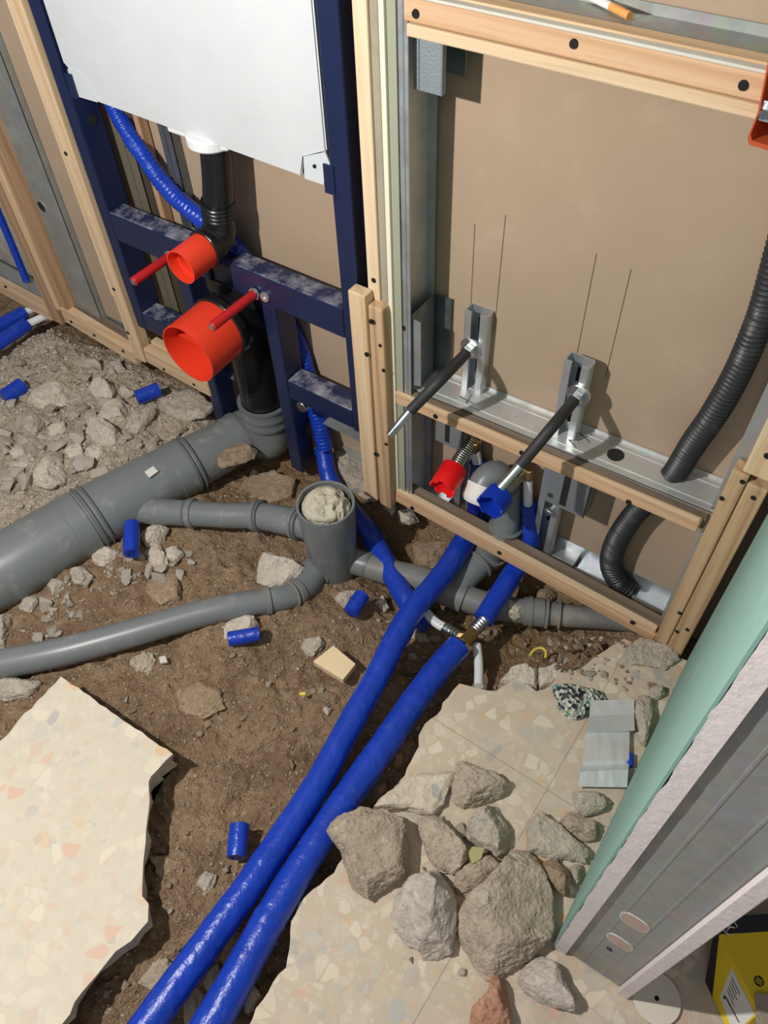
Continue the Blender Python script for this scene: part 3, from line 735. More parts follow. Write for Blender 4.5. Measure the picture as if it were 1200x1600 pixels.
bm = bmesh.new(); box(bm, (-1.377, 0.028, 0.07), (-1.300, 0.0295, 1.3)); box(bm, (-1.302, 0.028, 0.07), (-1.300, YB - .001, 1.3)); box(bm, (-1.362, 0.0272, 0.07), (-1.360, 0.028, 1.3))
obj('web', bm, GALVD, t)
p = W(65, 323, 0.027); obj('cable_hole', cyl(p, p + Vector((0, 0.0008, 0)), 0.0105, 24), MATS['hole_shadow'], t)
obj('hole_rim', shell(p + Vector((0, 0.0012, 0)), p + Vector((0, -0.0006, 0)), 0.012, 0.0105, 0.001), GALVB, t)
tag(obj('gypsum_board_strip', bx((-1.2985, 0.041, 0.085), (-1.183, 0.053, 1.35), 0.0005), BOARD), 'brown gypsum board strip between the grey stud and slim batten on the left', 'board')
t = thing('timber_rail', 'low pine batten between the two left uprights', 'timber', (-1.4, 0.0, 0.05))
obj('batten', slanted(-1.398, -1.183, 0.0, 0.022, 0.052, 0.090, 0.028, 0.062), WX, t)
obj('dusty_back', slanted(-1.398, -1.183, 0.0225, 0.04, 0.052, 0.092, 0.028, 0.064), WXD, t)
for q in ((111, 503), (147, 524), (192, 549)): screw(t, W(q[0], q[1], -0.001), r=.0035)
t = thing('metal_track', 'blue grey floor track behind the low left batten', 'metal track', (-1.3, 0.05, 0.07))
bm = bmesh.new(); box(bm, (-1.375, 0.041, 0.078), (-1.19, YB - 0.001, 0.080)); box(bm, (-1.375, YB - 0.003, 0.078), (-1.19, YB - 0.001, 0.125)); box(bm, (-1.375, 0.041, 0.072), (-1.19, 0.0425, 0.084)); obj('track', bm, GALV, t)
t = thing('timber_rail', 'short pine batten with chipped end at the foot of the navy frame', 'timber', (-1.13, 0.0, 0.05))
obj('batten', slanted(-1.140, -0.966, -0.002, 0.018, 0.058, 0.095, 0.050, 0.087), WX, t)
obj('upper_batten', slanted(-1.138, -0.972, 0.0185, 0.036, 0.058, 0.101, 0.050, 0.092), WXP, t)
for q in ((256, 577), (303, 601)): screw(t, W(q[0], q[1], -0.0025), r=.0035)
t = thing('metal_track', 'blue grey floor track behind the navy frame', 'metal track', (-1.1, 0.05, 0.07))
bm = bmesh.new(); box(bm, (-1.14, 0.041, 0.076), (-0.60, YB - 0.001, 0.078)); box(bm, (-1.14, YB - 0.003, 0.076), (-0.60, YB - 0.001, 0.13)); obj('track', bm, GALV, t)
t = thing('timber_rail', 'pine batten at floor level in the far left corner', 'timber', (-1.7, 0.0, 0.02))
obj('batten', slanted(-1.80, -1.455, 0.0, 0.022, 0.045, 0.075, 0.03, 0.062), WX, t)
obj('metal_cover', slanted(-1.80, -1.455, 0.023, 0.055, 0.045, 0.078, 0.03, 0.065), GALV, t)
screw(t, W(8, 448, -.001), r=.0035)
for i, (x, y, nm, m) in enumerate([(-1.105, 0.055, 'shaded brown grey stud behind the left post of the navy frame', plain('shaded_brown_steel', (0.17, 0.15, 0.11), 0.6, 0.2)), (-1.00, 0.062, 'galvanised stud behind the curved blue tube', STEELD)]):  # darker materials here and on the batten after: shade put into the colour
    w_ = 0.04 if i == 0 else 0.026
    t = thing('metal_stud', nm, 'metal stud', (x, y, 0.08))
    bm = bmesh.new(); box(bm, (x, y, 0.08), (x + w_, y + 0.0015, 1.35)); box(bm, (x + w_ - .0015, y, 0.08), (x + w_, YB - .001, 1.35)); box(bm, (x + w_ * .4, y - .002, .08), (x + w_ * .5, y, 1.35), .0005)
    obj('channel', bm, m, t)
batten('timber_post', 'narrow wooden upright in the shade behind the navy frame', [((-1.052, 0.060, 0.08), (-1.040, 0.078, 1.35), WZB, 'batten')])

# ------------------------------------------------------------------ navy toilet mounting frame
fr = thing('toilet_mounting_frame', 'navy steel wall toilet frame with white cistern and red capped outlets', 'toilet frame', (-0.86, 0.0, -0.03))
obj('post', bx((-1.134, 0.0, 0.150), (-1.108, 0.048, 1.35), 0.003), BLUEP, fr)
obj('post', bx((-0.612, 0.0, 0.152), (-0.581, 0.048, 1.35), 0.003), BLUEP, fr)
def crossbar(x0, x1, z0, z1, y1):
    bm = bx((x0, 0.0, z0), (x1, y1, z1), 0.003); o = obj('crossbar', bm, [BLUEP, BLUED], fr)
    for p in o.data.polygons:
        if p.normal.z > 0.7: p.material_index = 1
    return o
crossbar(-1.108, -0.885, 0.345, 0.399, 0.036); crossbar(-0.835, -0.612, 0.345, 0.399, 0.036)
obj('crossbar_bridge', bx((-0.885, 0.006, 0.345), (-0.835, 0.036, 0.385), 0.002), BLUEP, fr)
crossbar(-1.108, -0.960, 0.153, 0.193, 0.040); crossbar(-0.750, -0.612, 0.155, 0.197, 0.040)
obj('leg', bx((-0.780, 0.001, -0.045), (-0.751, 0.045, 0.345), 0.003), BLUEP, fr)
obj('leg', bx((-0.975, 0.001, -0.030), (-0.946, 0.045, 0.345), 0.003), BLUEP, fr)
for x, z in ((W(137, 182, .03).x, W(137, 182, .03).z), (W(211, 418, .03).x, W(211, 418, .03).z)):
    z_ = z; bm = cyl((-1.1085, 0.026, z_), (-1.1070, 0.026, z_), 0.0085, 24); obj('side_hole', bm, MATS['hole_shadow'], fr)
# cistern
zb = 0.5905; pts = [(-1.104, 1.35), (-1.103, 0.634), (-1.092, 0.630), (-1.052, zb), (-0.664, 0.583), (-0.660, 0.613), (-0.6185, 0.627), (-0.6175, 1.35)]
bm = bmesh.new(); a = [bm.verts.new((x, 0.004, z)) for x, z in pts]; b = [bm.verts.new((x, 0.062, z)) for x, z in pts]
bm.faces.new(a[::-1]); bm.faces.new(b)
for i in range(len(pts)): bm.faces.new((a[i], a[(i + 1) % 8], b[(i + 1) % 8], b[i]))
bmesh.ops.bevel(bm, geom=[e for e in bm.edges], offset=0.002, segments=2, affect='EDGES')
ci = obj('cistern', bm, STYRO, fr); ci['label'] = 'white polystyrene clad cistern'
p = W(330, 240, 0.0)
bm = bmesh.new(); box(bm, (-0.915, 0.010, 0.577), (-0.800, 0.055, 0.592), 0.003); obj('outlet_flange', bm, WHITE, ci)
bm = cyl((-0.843, 0.026, 0.573), (-0.843, 0.026, 0.590), 0.036, 32, bev=.003); obj('outlet_nut', bm, WHITE, ci)
for pl in ([(105, 108), (127, 117), (152, 160), (118, 150)], [(474, 245), (508, 238), (516, 258), (507, 261), (506, 289), (476, 279)]):
    P_ = [W(x, y, 0.0015) for x, y in pl]; bm = bmesh.new(); n = len(P_)
    a = [bm.verts.new(p) for p in P_]; b = [bm.verts.new(p + Vector((0, 0.002, 0))) for p in P_]; bm.faces.new(a); bm.faces.new(b[::-1])
    for i in range(n): bm.faces.new((a[i], b[i], b[(i + 1) % n], a[(i + 1) % n]))
    obj('white_bracket', bm, WHITEM, fr)
screw(fr, W(491, 260, 0.0), r=0.0025)
for pl in ([(100, 114), (110, 117), (122, 155), (111, 152)], [(504, 256), (520, 261), (524, 306), (508, 301)]):
    P_ = [W(x, y, -0.0015) for x, y in pl]; bm = bmesh.new(); n = 4
    a = [bm.verts.new(p) for p in P_]; b = [bm.verts.new(p + Vector((0, 0.014, 0))) for p in P_]; bm.faces.new(a); bm.faces.new(b[::-1])
    for i in range(n): bm.faces.new((a[i], b[i], b[(i + 1) % n], a[(i + 1) % n]))
    obj('navy_clip', bm, BLUEP, fr)
# flush pipe
fz, fx = 0.428, -0.853
fp = obj('flush_pipe', tube([(-0.836, 0.026, 0.585, 0.0225), (-0.843, 0.021, 0.52, 0.0228), (-0.851, 0.016, 0.468, 0.0238), (-0.853, 0.012, 0.442, 0.026), (fx, -0.006, fz, 0.027), (fx, -0.026, fz - 0.001, 0.0275)], seg=32, step=0.004), BLKP, fr, smooth=True)
obj('ribbed_collar', tube([(-0.851, 0.016, 0.464, 0.0248), (-0.8475, 0.016, 0.490, 0.0248)], corr=(0.0065, 0.0012), seg=32), BLKP, fp, smooth=True)
obj('pipe_lip', cyl((fx, -0.018, fz), (fx, -0.027, fz), 0.0305, 32, bev=.001), BLKP, fp)
c1 = obj('red_cap', shell((fx, -0.022, fz), (fx + 0.001, -0.078, fz - .001), 0.0268, 0.0250, 0.045), REDP, fr, smooth=True); c1['label'] = 'smaller red cap'
obj('inner_step', shell((fx, -0.03, fz), (fx, -0.060, fz), 0.0255, 0.0215, 0.02), REDP, c1, smooth=True)
# soil outlet
bz, bX = 0.283, -0.855
sp = obj('soil_pipe', tube([(-0.852, 0.030, 0.0, 0.0415), (-0.853, 0.030, 0.10, 0.0415), (-0.854, 0.030, 0.20, 0.0425), (-0.855, 0.024, 0.25, 0.0455), (bX, 0.002, bz - .004, 0.048), (bX, -0.030, bz, 0.049)], seg=36, step=0.005), BLKP, fr, smooth=True)
obj('outlet_lip', cyl((bX, -0.018, bz), (bX, -0.034, bz), 0.0565, 40, bev=.002), BLKP, sp)
obj('pipe_brace', bx((-0.905, 0.004, 0.318), (-0.80, 0.02, 0.346), .002), BLKP, fr)
c2 = obj('red_cap', shell((bX, -0.030, bz), (bX + .001, -0.108, bz - .001), 0.0525, 0.0505, 0.074, 48), REDP, fr, smooth=True); c2['label'] = 'larger red cap'
obj('cross_rib', bx((bX - 0.048, -0.080, bz - .0012), (bX + 0.048, -0.036, bz + .0012), 0), REDP, c2)
# threaded rods in red sleeves
for (bs, tip) in (((267, 400), (212, 450)), ((399, 458), (330, 508))):
    a = W(*bs, -0.002); 
    # find the depth at which the tip lies straight in front of the base
    best = min((abs(W(*tip, -y_ / 1000.0).x - a.x) + abs(W(*tip, -y_ / 1000.0).z - a.z), y_) for y_ in range(30, 160))[1]
    b = Vector((a.x, -best / 1000.0, a.z))
    ro = obj('threaded_rod', cyl(a + Vector((0, .03, 0)), b + Vector((0, -0.0015, 0)), 0.0048, 18), ZINC, fr)
    obj('red_sleeve', cyl(a + Vector((0, -.004, 0)), b, 0.0075, 20, bev=.0008), REDR, ro, smooth=True)
    obj('washer', shell(a + Vector((0, -.0005, 0)), a + Vector((0, -.004, 0)), 0.0098, 0.0078, .002), GALVB, ro)
a = W(415, 463, -0.001); obj('washer', shell(a, a + Vector((0, -.004, 0)), 0.0082, 0.0035, .003), GALVB, fr)
a = W(463, 632, 0.0); obj('foot_bolt', cyl(a + Vector((0.012, .02, 0)), a + Vector((0.012, -0.002, 0)), 0.0105, 20, bev=.001), ZINC, fr)
# wire clip
pw = [W(*q, -0.02) for q in ((300, 355), (306, 362), (313, 372), (312, 385), (300, 392), (289, 398))]
obj('wire_clip', tube([(*p, 0.0008) for p in pw], seg=8), ZINC, fr, smooth=True)

# ------------------------------------------------------------------ tubes
def GT(pts):   # (px, py, z, width px) -> points with radius
    out = []
    for x, y, z, wd in pts:
        p = G(x, y, z); out.append((p.x, p.y, p.z, rad(p, wd)))
    return out
def WT(pts):
    out = []
    for x, y, Y, wd in pts:
        p = W(x, y, Y); out.append((p.x, p.y, p.z, rad(p, wd)))
    return out
def single(name, bm, mat, label, cat, smooth=True, group=None):
    o = obj(name, bm, mat, smooth=smooth); return tag(o, label, cat, group)
single('supply_tube', tube(WT([(150, 100, 0.062, 26), (185, 180, 0.055, 27), (222, 240, 0.05, 28), (265, 298, 0.045, 29), (310, 338, 0.042, 29), (345, 365, 0.045, 28), (380, 400, 0.05, 26), (430, 470, 0.062, 24), (465, 530, 0.065, 24), (480, 580, 0.06, 25), (494, 640, 0.05, 26), (508, 700, 0.035, 26)]), seg=24, corr=(0.0075, 0.0006), jitter=.09), FOIL,
       'wrinkled blue tube curving down from behind the white cistern', 'insulated pipe')
pA = [(505, 700, 0.0, 27), (515, 748, -0.03, 28), (540, 788, -0.05, 30), (572, 825, -0.052, 32), (605, 884, -0.05, 34), (640, 945, -0.052, 34), (668, 978, -0.055, 32)]
single('supply_tube', tube(GT(pA), jitter=.03, seams=0.07), FOIL, 'blue pipe passing behind the floor drain and under the crossing blue pipe', 'insulated pipe')
pB = [(760, 775, 0.0, 34), (742, 815, -0.02, 36), (720, 855, -0.02, 36), (690, 900, -0.012, 36), (648, 950, -0.005, 38), (618, 1000, -0.005, 40), (590, 1055, -0.008, 40), (548, 1130, -0.01, 42), (500, 1218, -0.005, 44), (450, 1295, 0.0, 46), (392, 1380, 0.005, 48), (330, 1465, 0.005, 52), (250, 1575, 0.005, 56), (205, 1640, 0.005, 58)]
single('supply_tube', tube(GT(pB), jitter=.04, seams=0.06), FOIL, 'upper of the two long parallel blue pipes crossing the trench', 'insulated pipe')
pC = [(716, 1010, -0.022, 40), (690, 1040, -0.02, 42), (650, 1092, -0.015, 44), (600, 1165, -0.01, 46), (540, 1250, -0.005, 48), (480, 1340, 0.0, 50), (425, 1430, 0.004, 54), (370, 1530, 0.006, 58), (318, 1620, 0.006, 62)]
single('supply_tube', tube(GT(pC), jitter=.04, seams=0.06), FOIL, 'lower long blue pipe ending at the brass tee', 'insulated pipe')
pD = [(828, 785, 0.045, 22), (829, 810, 0.025, 23), (828, 835, 0.0, 26), (815, 862, -0.02, 30), (800, 895, -0.026, 33), (780, 930, -0.03, 34), (755, 968, -0.032, 34)]
t = thing('supply_tube', 'blue pipe from the brass tee up to the right tap with white end', 'insulated pipe', G(828, 835, -0.03))
pDD = WT([(826, 788, .048, 25), (828, 815, .047, 27), (829, 850, .040, 28)]) + GT([(818, 872, -0.012, 31), (802, 895, -0.026, 33), (780, 930, -0.03, 34), (755, 968, -0.032, 34)])
obj('insulation', tube(pDD, jitter=.03, seams=0.06), FOIL, t, smooth=True)
a = W(826, 788, 0.048); ys = a.y
e = W(825, 748, ys); obj('white_pipe', cyl(a + Vector((0, 0, -.01)), e, 0.0075, 20), WHITE, t, smooth=True)
e2 = W(827, 732, ys); obj('fitting', cyl(e, e2, 0.0085, 8, bev=.001), BRASS, t)
t = thing('supply_tube', 'short upright blue pipe with white end behind the red tap cap', 'insulated pipe', (-0.36, 0.05, -0.05))
a = W(746, 722, 0.05); b = W(742, 790, 0.05); b2 = W(742, 830, 0.05)
obj('insulation', tube([(*a, 0.0125), (*b, 0.013), (*b2, 0.013)], jitter=.05, seams=.05), FOILD, t, smooth=True)
e = W(742, 705, 0.05); obj('white_pipe', cyl(a, e, 0.0085, 20), WHITE, t); obj('fitting', cyl(e, W(743, 690, .05), 0.008, 8, bev=.001), BRASS, t)
# brass tee with press fittings and white pipe
tc = G(733, 996, -0.028)
t = thing('pipe_tee', 'brass tee joining the blue pipes to a white stub', 'fitting', (tc.x, tc.y, tc.z - 0.03))
obj('tee_body', cyl(G(722, 1006, -0.026), G(742, 985, -0.030), 0.0105, 8, bev=.002), BRASS, t)
obj('tee_branch', cyl(tc, G(712, 993, -0.03), 0.0085, 8, bev=.0015), BRASS, t)
sl = obj('press_sleeve', tube([(*G(740, 986, -0.029), 0.010), (*G(757, 968, -0.031), 0.0105)], corr=(0.006, 0.0009), seg=24), ZINC, t, smooth=True)
sl = obj('press_sleeve', tube([(*G(716, 995, -0.03), 0.0092), (*G(694, 980, -0.032), 0.0095)], corr=(0.006, 0.0009), seg=24), ZINC, t, smooth=True)
obj('white_pipe', tube([(*G(697, 982, -0.032), 0.0080), (*G(680, 972, -0.034), 0.0080), (*G(664, 955, -0.040), 0.0080)], seg=20), WHITE, t, smooth=True)
# lettering strokes on the white pipe
for k in range(5):
    p = G(672 + k * 4, 963 + k * 3.2, -0.024); p.z = -0.0262 + 0.0006 * k
    obj('print_mark', sweep(bmesh.new(), [p + Vector((-.001, -.001, 0)), p + Vector((.0008, .0015, 0))], [.0004, .0004], 6), plain('pipe_print%d' % k, (.05, .05, .3), .5) if k == 0 else MATS['pipe_print0'], t)
t = single('pipe_offcut', tube([(*G(745, 1008, -0.05), 0.0075), (*G(748, 1038, -0.046), 0.0075), (*G(748, 1072, -0.034), 0.0075)], seg=20), WHITE, 'white pipe stub poking out beside the broken terrazzo edge', 'pipe')
# corrugated black conduit
cpath = [(1240, 300, 0.045, 40), (1215, 400, 0.045, 41), (1190, 490, 0.045, 41), (1158, 570, 0.046, 41), (1120, 640, 0.048, 40), (1082, 695, 0.052, 38), (1055, 738, 0.056, 36), (1025, 770, 0.058, 34), (990, 805, 0.058, 33), (964, 845, 0.056, 34), (955, 880, 0.055, 33), (966, 908, 0.055, 32), (988, 928, 0.056, 30)]
single('corrugated_conduit', tube(WT(cpath), corr=(0.0062, 0.0014), seg=26), CORR, 'black corrugated conduit snaking through the sill on the right', 'conduit')

# ------------------------------------------------------------------ drains
big = [(-80, 930, -0.024, 118), (0, 893, -0.022, 114), (70, 852, -0.02, 108), (150, 805, -0.02, 101), (230, 760, -0.02, 93), (300, 723, -0.02, 84), (350, 697, -0.022, 78), (388, 674, -0.022, 74)]
t = thing('drain_pipe', 'largest grey plastic drain pipe running to the toilet outlet', 'drain pipe', G(150, 805, -0.08))
path, rr = cr_path(GT(big), 0.006)
obj('pipe', sweep(bmesh.new(), path, rr, 40), PVC, t, smooth=True)
elb = [Vector(GT([big[-2]])[0][:3]), Vector(GT([big[-1]])[0][:3])]
e0 = Vector(GT([big[-1]])[0][:3]); re = 0.044
vp = Vector((-0.852, 0.030, 0.0))
obj('elbow', tube([(*elb[0], re + .0015), (*e0, re), (*(e0.lerp(Vector((-.852, .03, -.035)), .7)), re), (-0.852, 0.030, -0.010, re), (-0.852, 0.030, 0.045, re)], seg=40), PVC, t, smooth=True)
obj('socket', tube([(-0.852, 0.030, 0.035, 0.0485), (-0.852, 0.030, 0.075, 0.0485)], seg=40), PVC, t, smooth=True)
for z in (0.036, 0.056, 0.078): obj('socket_rim', shell((-0.852, 0.030, z - .004), (-0.852, 0.030, z + .002), 0.0505, 0.043, .003, 40), PVCD, t, smooth=True)
def collar_at(parent, pa, ra, frac, wd, grow, mat=PVC, name='socket'):
    i = int(frac * (len(pa) - 1)); d = (pa[min(i + 1, len(pa) - 1)] - pa[max(0, i - 1)]).normalized(); r = ra[i] + grow
    return obj(name, sweep(bmesh.new(), [pa[i] - d * wd / 2, pa[i] - d * (wd / 2 - .001), pa[i] + d * (wd / 2 - .001), pa[i] + d * wd / 2], [r - .0015, r, r, r - .0015], 40), mat, parent, smooth=True)
for fr_, wd, gr in ((0.975, .010, .0035), (0.955, .022, .002), (0.77, .007, .0045), (0.79, .004, .006), (0.74, .035, .0022), (0.435, .006, .0045), (0.455, .004, .0055), (0.40, .034, .0022)):
    collar_at(t, path, rr, fr_, wd, gr, PVC if wd > .012 else PVCD)
p = G(238, 738, 0.038); bm = bmesh.new()
bm.faces.new([bm.verts.new(q) for q in (G(224, 735, .034), G(238, 727, .034), G(247, 736, .034), G(233, 746, .034))]); r = bmesh.ops.extrude_face_region(bm, geom=list(bm.faces))
bmesh.ops.translate(bm, verts=[g for g in r['geom'] if isinstance(g, bmesh.types.BMVert)], vec=(0, 0, -.002))
obj('sticker', bm, PAPER, t)
# branch from wye to drain body
br = [(195, 797, -0.03, 44), (235, 799, -0.025, 42), (300, 802, -0.015, 40), (350, 805, -0.008, 40), (400, 806, 0.0, 42), (440, 812, 0.010, 45), (495, 824, 0.022, 46)]
t = thing('drain_pipe', 'grey branch pipe between the large pipe and the floor drain', 'drain pipe', G(330, 805, -0.06))
path, rr = cr_path(GT(br), 0.005); obj('pipe', sweep(bmesh.new(), path, rr, 32), PVC, t, smooth=True)
for f_, wd, g in ((.36, .012, .004), (.33, .006, .002), (.68, .010, .004), (.71, .005, .006), (.9, .008, .004), (.93, .004, .006)): collar_at(t, path, rr, f_, wd, g, PVC if wd > .007 else PVCD)
# drain body
dc = G(508, 785, 0.10); R0 = 0.0490
t = thing('floor_drain', 'upright grey floor drain body with an open top stuffed with rag', 'floor drain', (dc.x, dc.y, -0.13))
bm = lathe((dc.x, dc.y, 0), (0, 0, 1), [(-0.13, 0.038), (-0.088, 0.0405), (-0.06, 0.043), (0.02, 0.0465), (0.096, R0 + .0003), (0.099, R0), (0.0985, R0 - .004), (0.094, R0 - .0045), (0.04, R0 - .006)], 56)
obj('body', bm, PVC, t, smooth=True)
q = [(482, 897, -0.068, 40), (498, 883, -0.066, 42), (515, 872, -0.062, 44)]
o = obj('outlet', tube([(*p[:3], p[3]) for p in GT(q)], seg=32), PVC, t, smooth=True)
o1 = G(552, 875, -0.060); o2 = G(578, 884, -0.060)
obj('outlet', cyl(Vector((dc.x, dc.y, -0.055)).lerp(o1, .6), o2, 0.0235, 32, bev=.001), PVC, t, smooth=True)
obj('outlet_rim', cyl(o2 - (o2 - o1).normalized() * .006, o2, 0.0262, 32, bev=.001), PVCD, t, smooth=True)
# rag
bm = bmesh.new(); bmesh.ops.create_icosphere(bm, subdivisions=5, radius=1.0)
for v in bm.verts:
    n_ = v.co.normalized(); f_ = 1 - 0.40 * abs(noise.noise(n_ * 1.9 + Vector((3, 1, 7)))) - 0.22 * abs(noise.noise(n_ * 4.5)) 
    v.co = Vector((dc.x + n_.x * 0.042 * min(1, f_ + .12), dc.y + n_.y * 0.042 * min(1, f_ + .12), 0.080 + n_.z * 0.040 * f_))
single('rag', bm, RAG, 'crumpled beige rag stuffed into the top of the floor drain', 'rag')
# lower left drain
lo_ = [(-60, 1050, -0.030, 48), (0, 1038, -0.030, 47), (100, 1018, -0.030, 46), (200, 991, -0.032, 44), (290, 965, -0.034, 43), (360, 948, -0.036, 41), (425, 937, -0.045, 40), (452, 931, -0.052, 40), (476, 916, -0.062, 41), (494, 893, -0.066, 42), (506, 880, -0.064, 42)]
t = thing('drain_pipe', 'long thin grey pipe curving from the drain to the left edge', 'drain pipe', G(200, 991, -0.05))
path, rr = cr_path(GT(lo_), 0.005); obj('pipe', sweep(bmesh.new(), path, rr, 32), PVC, t, smooth=True)
for f_, wd, g in ((.795, .010, .0035), (.885, .012, .0028), (.87, .004, .004), (.985, .012, .004), (.96, .006, .0055)): collar_at(t, path, rr, f_, wd, g, PVCM if f_ < .9 else PVC)
# right drain line
rt = [(575, 884, -0.060, 42), (620, 897, -0.056, 42), (665, 908, -0.06, 44), (710, 928, -0.066, 42), (760, 945, -0.07, 42), (800, 953, -0.072, 40), (845, 957, -0.072, 40), (900, 963, -0.07, 36), (960, 968, -0.07, 34), (1020, 975, -0.07, 34)]
t = thing('drain_pipe', 'muddy grey pipe running right from the drain beneath the blue pipes', 'drain pipe', G(760, 945, -0.1))
path, rr = cr_path(GT(rt), 0.005); obj('pipe', sweep(bmesh.new(), path, rr, 32), PVCM, t, smooth=True)
for f_, wd, g in ((.33, .05, .0035), (.46, .006, .005), (.62, .035, .003), (.66, .006, .006), (.70, .004, .006), (.60, .006, .005)): collar_at(t, path, rr, f_, wd, g, PVCM)
# elbow riser to the wall
rs = [(712, 925, -0.064, 44), (725, 905, -0.058, 44), (748, 880, -0.05, 46), (768, 862, -0.04, 44)]
t = thing('drain_pipe', 'grey elbowed riser pipe behind the blue tap cap with white wrapped mouth', 'drain pipe', G(748, 880, -0.08))
path, rr = cr_path(GT(rs) + WT([(786, 835, 0.030, 42), (793, 800, 0.040, 42), (790, 768, 0.042, 44), (776, 742, 0.034, 46), (758, 752, 0.016, 46), (752, 768, 0.004, 46)]), 0.005); obj('pipe', sweep(bmesh.new(), path, rr, 32), PVC, t, smooth=True)
for f_, wd, g in ((.20, .006, .004), (.26, .012, .004), (.30, .004, .0055), (.52, .010, .004), (.56, .005, .006), (.80, .008, .003)): collar_at(t, path, rr, f_, wd, g, PVCM if f_ < .4 else PVC)
pe = path[-1]; de = (path[-1] - path[-4]).normalized()
obj('tape_wrap', tube([(*(pe - de * .012), 0.0275), (*(pe + de * .012), 0.0285), (*(pe + de * 0.02), 0.024)], jitter=.12, seg=28), PAPER, t, smooth=True)

# ------------------------------------------------------------------ taps' outlets with protection caps
def axis_tip(a, tip, lo=5, hi=160):
    best = min((((W(*tip, a.y - y_ / 1000.0) - Vector((a.x, a.y - y_ / 1000.0, a.z))).length, y_) for y_ in range(lo, hi)))[1]
    return Vector((a.x, a.y - best / 1000.0, a.z))
def valve(name, label, base, midp, tip, capmat, r_cap, group):
    a = W(*base, 0.055); m = W(*midp, -0.01); b = W(*tip, -0.040)
    d = (b - a).normalized(); m = a + d * (m - a).dot(d)
    t = thing(name, label, 'tap stub', (a.x, a.y, a.z - .02), group)
    obj('threaded_body', tube([(*a, 0.0115), (*m, 0.0115)], corr=(0.004, .0004), seg=24), CHROME, t, smooth=True)
    obj('brass_flange', cyl(a - d * .004, a + d * .004, 0.016, 24, bev=.001), BRASS, t)
    bm = bmesh.new(); seg = 48; up = d.orthogonal().normalized(); sd = d.cross(up); L = (b - m).length
    rings = []
    for s, r, crown in ((0.0, r_cap * .9, 0), (0.06, r_cap, 0), (1.0, r_cap * 1.02, 1), (1.0, r_cap * 0.90, 1), (.25, r_cap * .86, 0)):
        rg = []
        for k in range(seg):
            an = 2 * math.pi * k / seg; off = (0.10 if (k // 4) % 2 else 0) + 0.05 * noise.noise(Vector((k * .7, s, r))) if crown else 0
            rg.append(bm.verts.new(m + d * L * (s - off) + (up * math.cos(an) + sd * math.sin(an)) * r))
        rings.append(rg)
    for x, y in zip(rings, rings[1:]):
        for k in range(seg): bm.faces.new((x[k], x[(k + 1) % seg], y[(k + 1) % seg], y[k]))
    bm.faces.new(rings[0]); bm.faces.new(rings[-1])
    obj('cap', bm, capmat, t, smooth=True)
valve('tap_stub', 'tap stub wearing a bright red notched cap below the sill', (738, 686), (727, 716), (690, 766), REDC, 0.0215, 'capped tap stubs under the sill')
valve('tap_stub', 'tap stub wearing a bright blue notched cap below the sill', (818, 732), (802, 757), (764, 793), BLUEC, 0.0220, 'capped tap stubs under the sill')

# ------------------------------------------------------------------ slotted steel uprights with rods
def strut(label, basepx, ztop, rodbase, rodmid, rodend, tipend, lab2):
    z = sillz(G(*basepx, .295).x); p = G(*basepx, z)
    x1 = p.x; x0 = x1 - 0.036; y0, y1 = p.y - 0.001, p.y + 0.019
    t = thing('mounting_strut', label, 'strut', ((x0 + x1) / 2, (y0 + y1) / 2, -0.02), 'slotted steel struts standing through the sill')
    bm = bmesh.new(); th = 0.0022
    # open C channel facing the viewer with rounded corners
    prof = [(x0 + .011, y0), (x0 + .002, y0), (x0, y0 + .002), (x0, y1 - .003), (x0 + .003, y1), (x1 - .003, y1), (x1, y1 - .003), (x1, y0 + .002), (x1 - .002, y0), (x1 - .011, y0)]
    cx, cy = (x0 + x1) / 2, (y0 + y1) / 2
    inn = [(x0 + .011, y0 + th), (x0 + .003, y0 + th), (x0 + th, y0 + .0035), (x0 + th, y1 - .004), (x0 + .004, y1 - th), (x1 - .004, y1 - th), (x1 - th, y1 - .004), (x1 - th, y0 + .0035), (x1 - .003, y0 + th), (x1 - .011, y0 + th)]
    zlo = -0.02
    A = [[bm.verts.new((x, y, zz)) for x, y in prof] for zz in (zlo, ztop)]; B = [[bm.verts.new((x, y, zz)) for x, y in inn] for zz in (zlo, ztop)]
    n = len(prof)
    for i in range(n - 1):
        bm.faces.new((A[0][i], A[0][i + 1], A[1][i + 1], A[1][i])); bm.faces.new((B[0][i], B[1][i], B[1][i + 1], B[0][i + 1]))
        bm.faces.new((A[1][i], A[1][i + 1], B[1][i + 1], B[1][i])); bm.faces.new((A[0][i], B[0][i], B[0][i + 1], A[0][i + 1]))
    for i in (0, n - 1): bm.faces.new((A[0][i], A[1][i], B[1][i], B[0][i]))
    obj('channel', bm, GALVB, t, smooth=True)
    for k in range(5):
        zz = ztop - 0.03 - k * 0.075
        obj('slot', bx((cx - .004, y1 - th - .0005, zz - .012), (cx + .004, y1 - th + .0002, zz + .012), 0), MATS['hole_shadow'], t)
    a = W(*rodbase, y0 - .003)
    obj('flange_nut', cyl((a.x, y0 + .002, a.z), (a.x, y0 - .004, a.z), 0.0165, 28, bev=.001), ZINC, t)
    obj('hex_nut', cyl((a.x, y0 - .004, a.z), (a.x, y0 - .016, a.z), 0.0105, 6, bev=.001), ZINC, t)
    s0 = Vector((a.x, y0 - .016, a.z)); m_ = W(*rodmid, -0.035); e_ = W(*rodend, -0.075); f_ = W(*tipend, -0.105)
    rd = obj('rod', cyl(e_, f_, 0.0060, 20, bev=.0006), ZINC, t, smooth=True)
    obj('black_sleeve', tube([(*s0, .0078), (*m_, .0078), (*e_, .0076)], seg=24), BLKR, rd, smooth=True)
    return t
strut('left slotted steel strut with a black sleeved rod', (752, 617), 0.428, (735, 545), (692, 590), (641, 642), (609, 680), '')
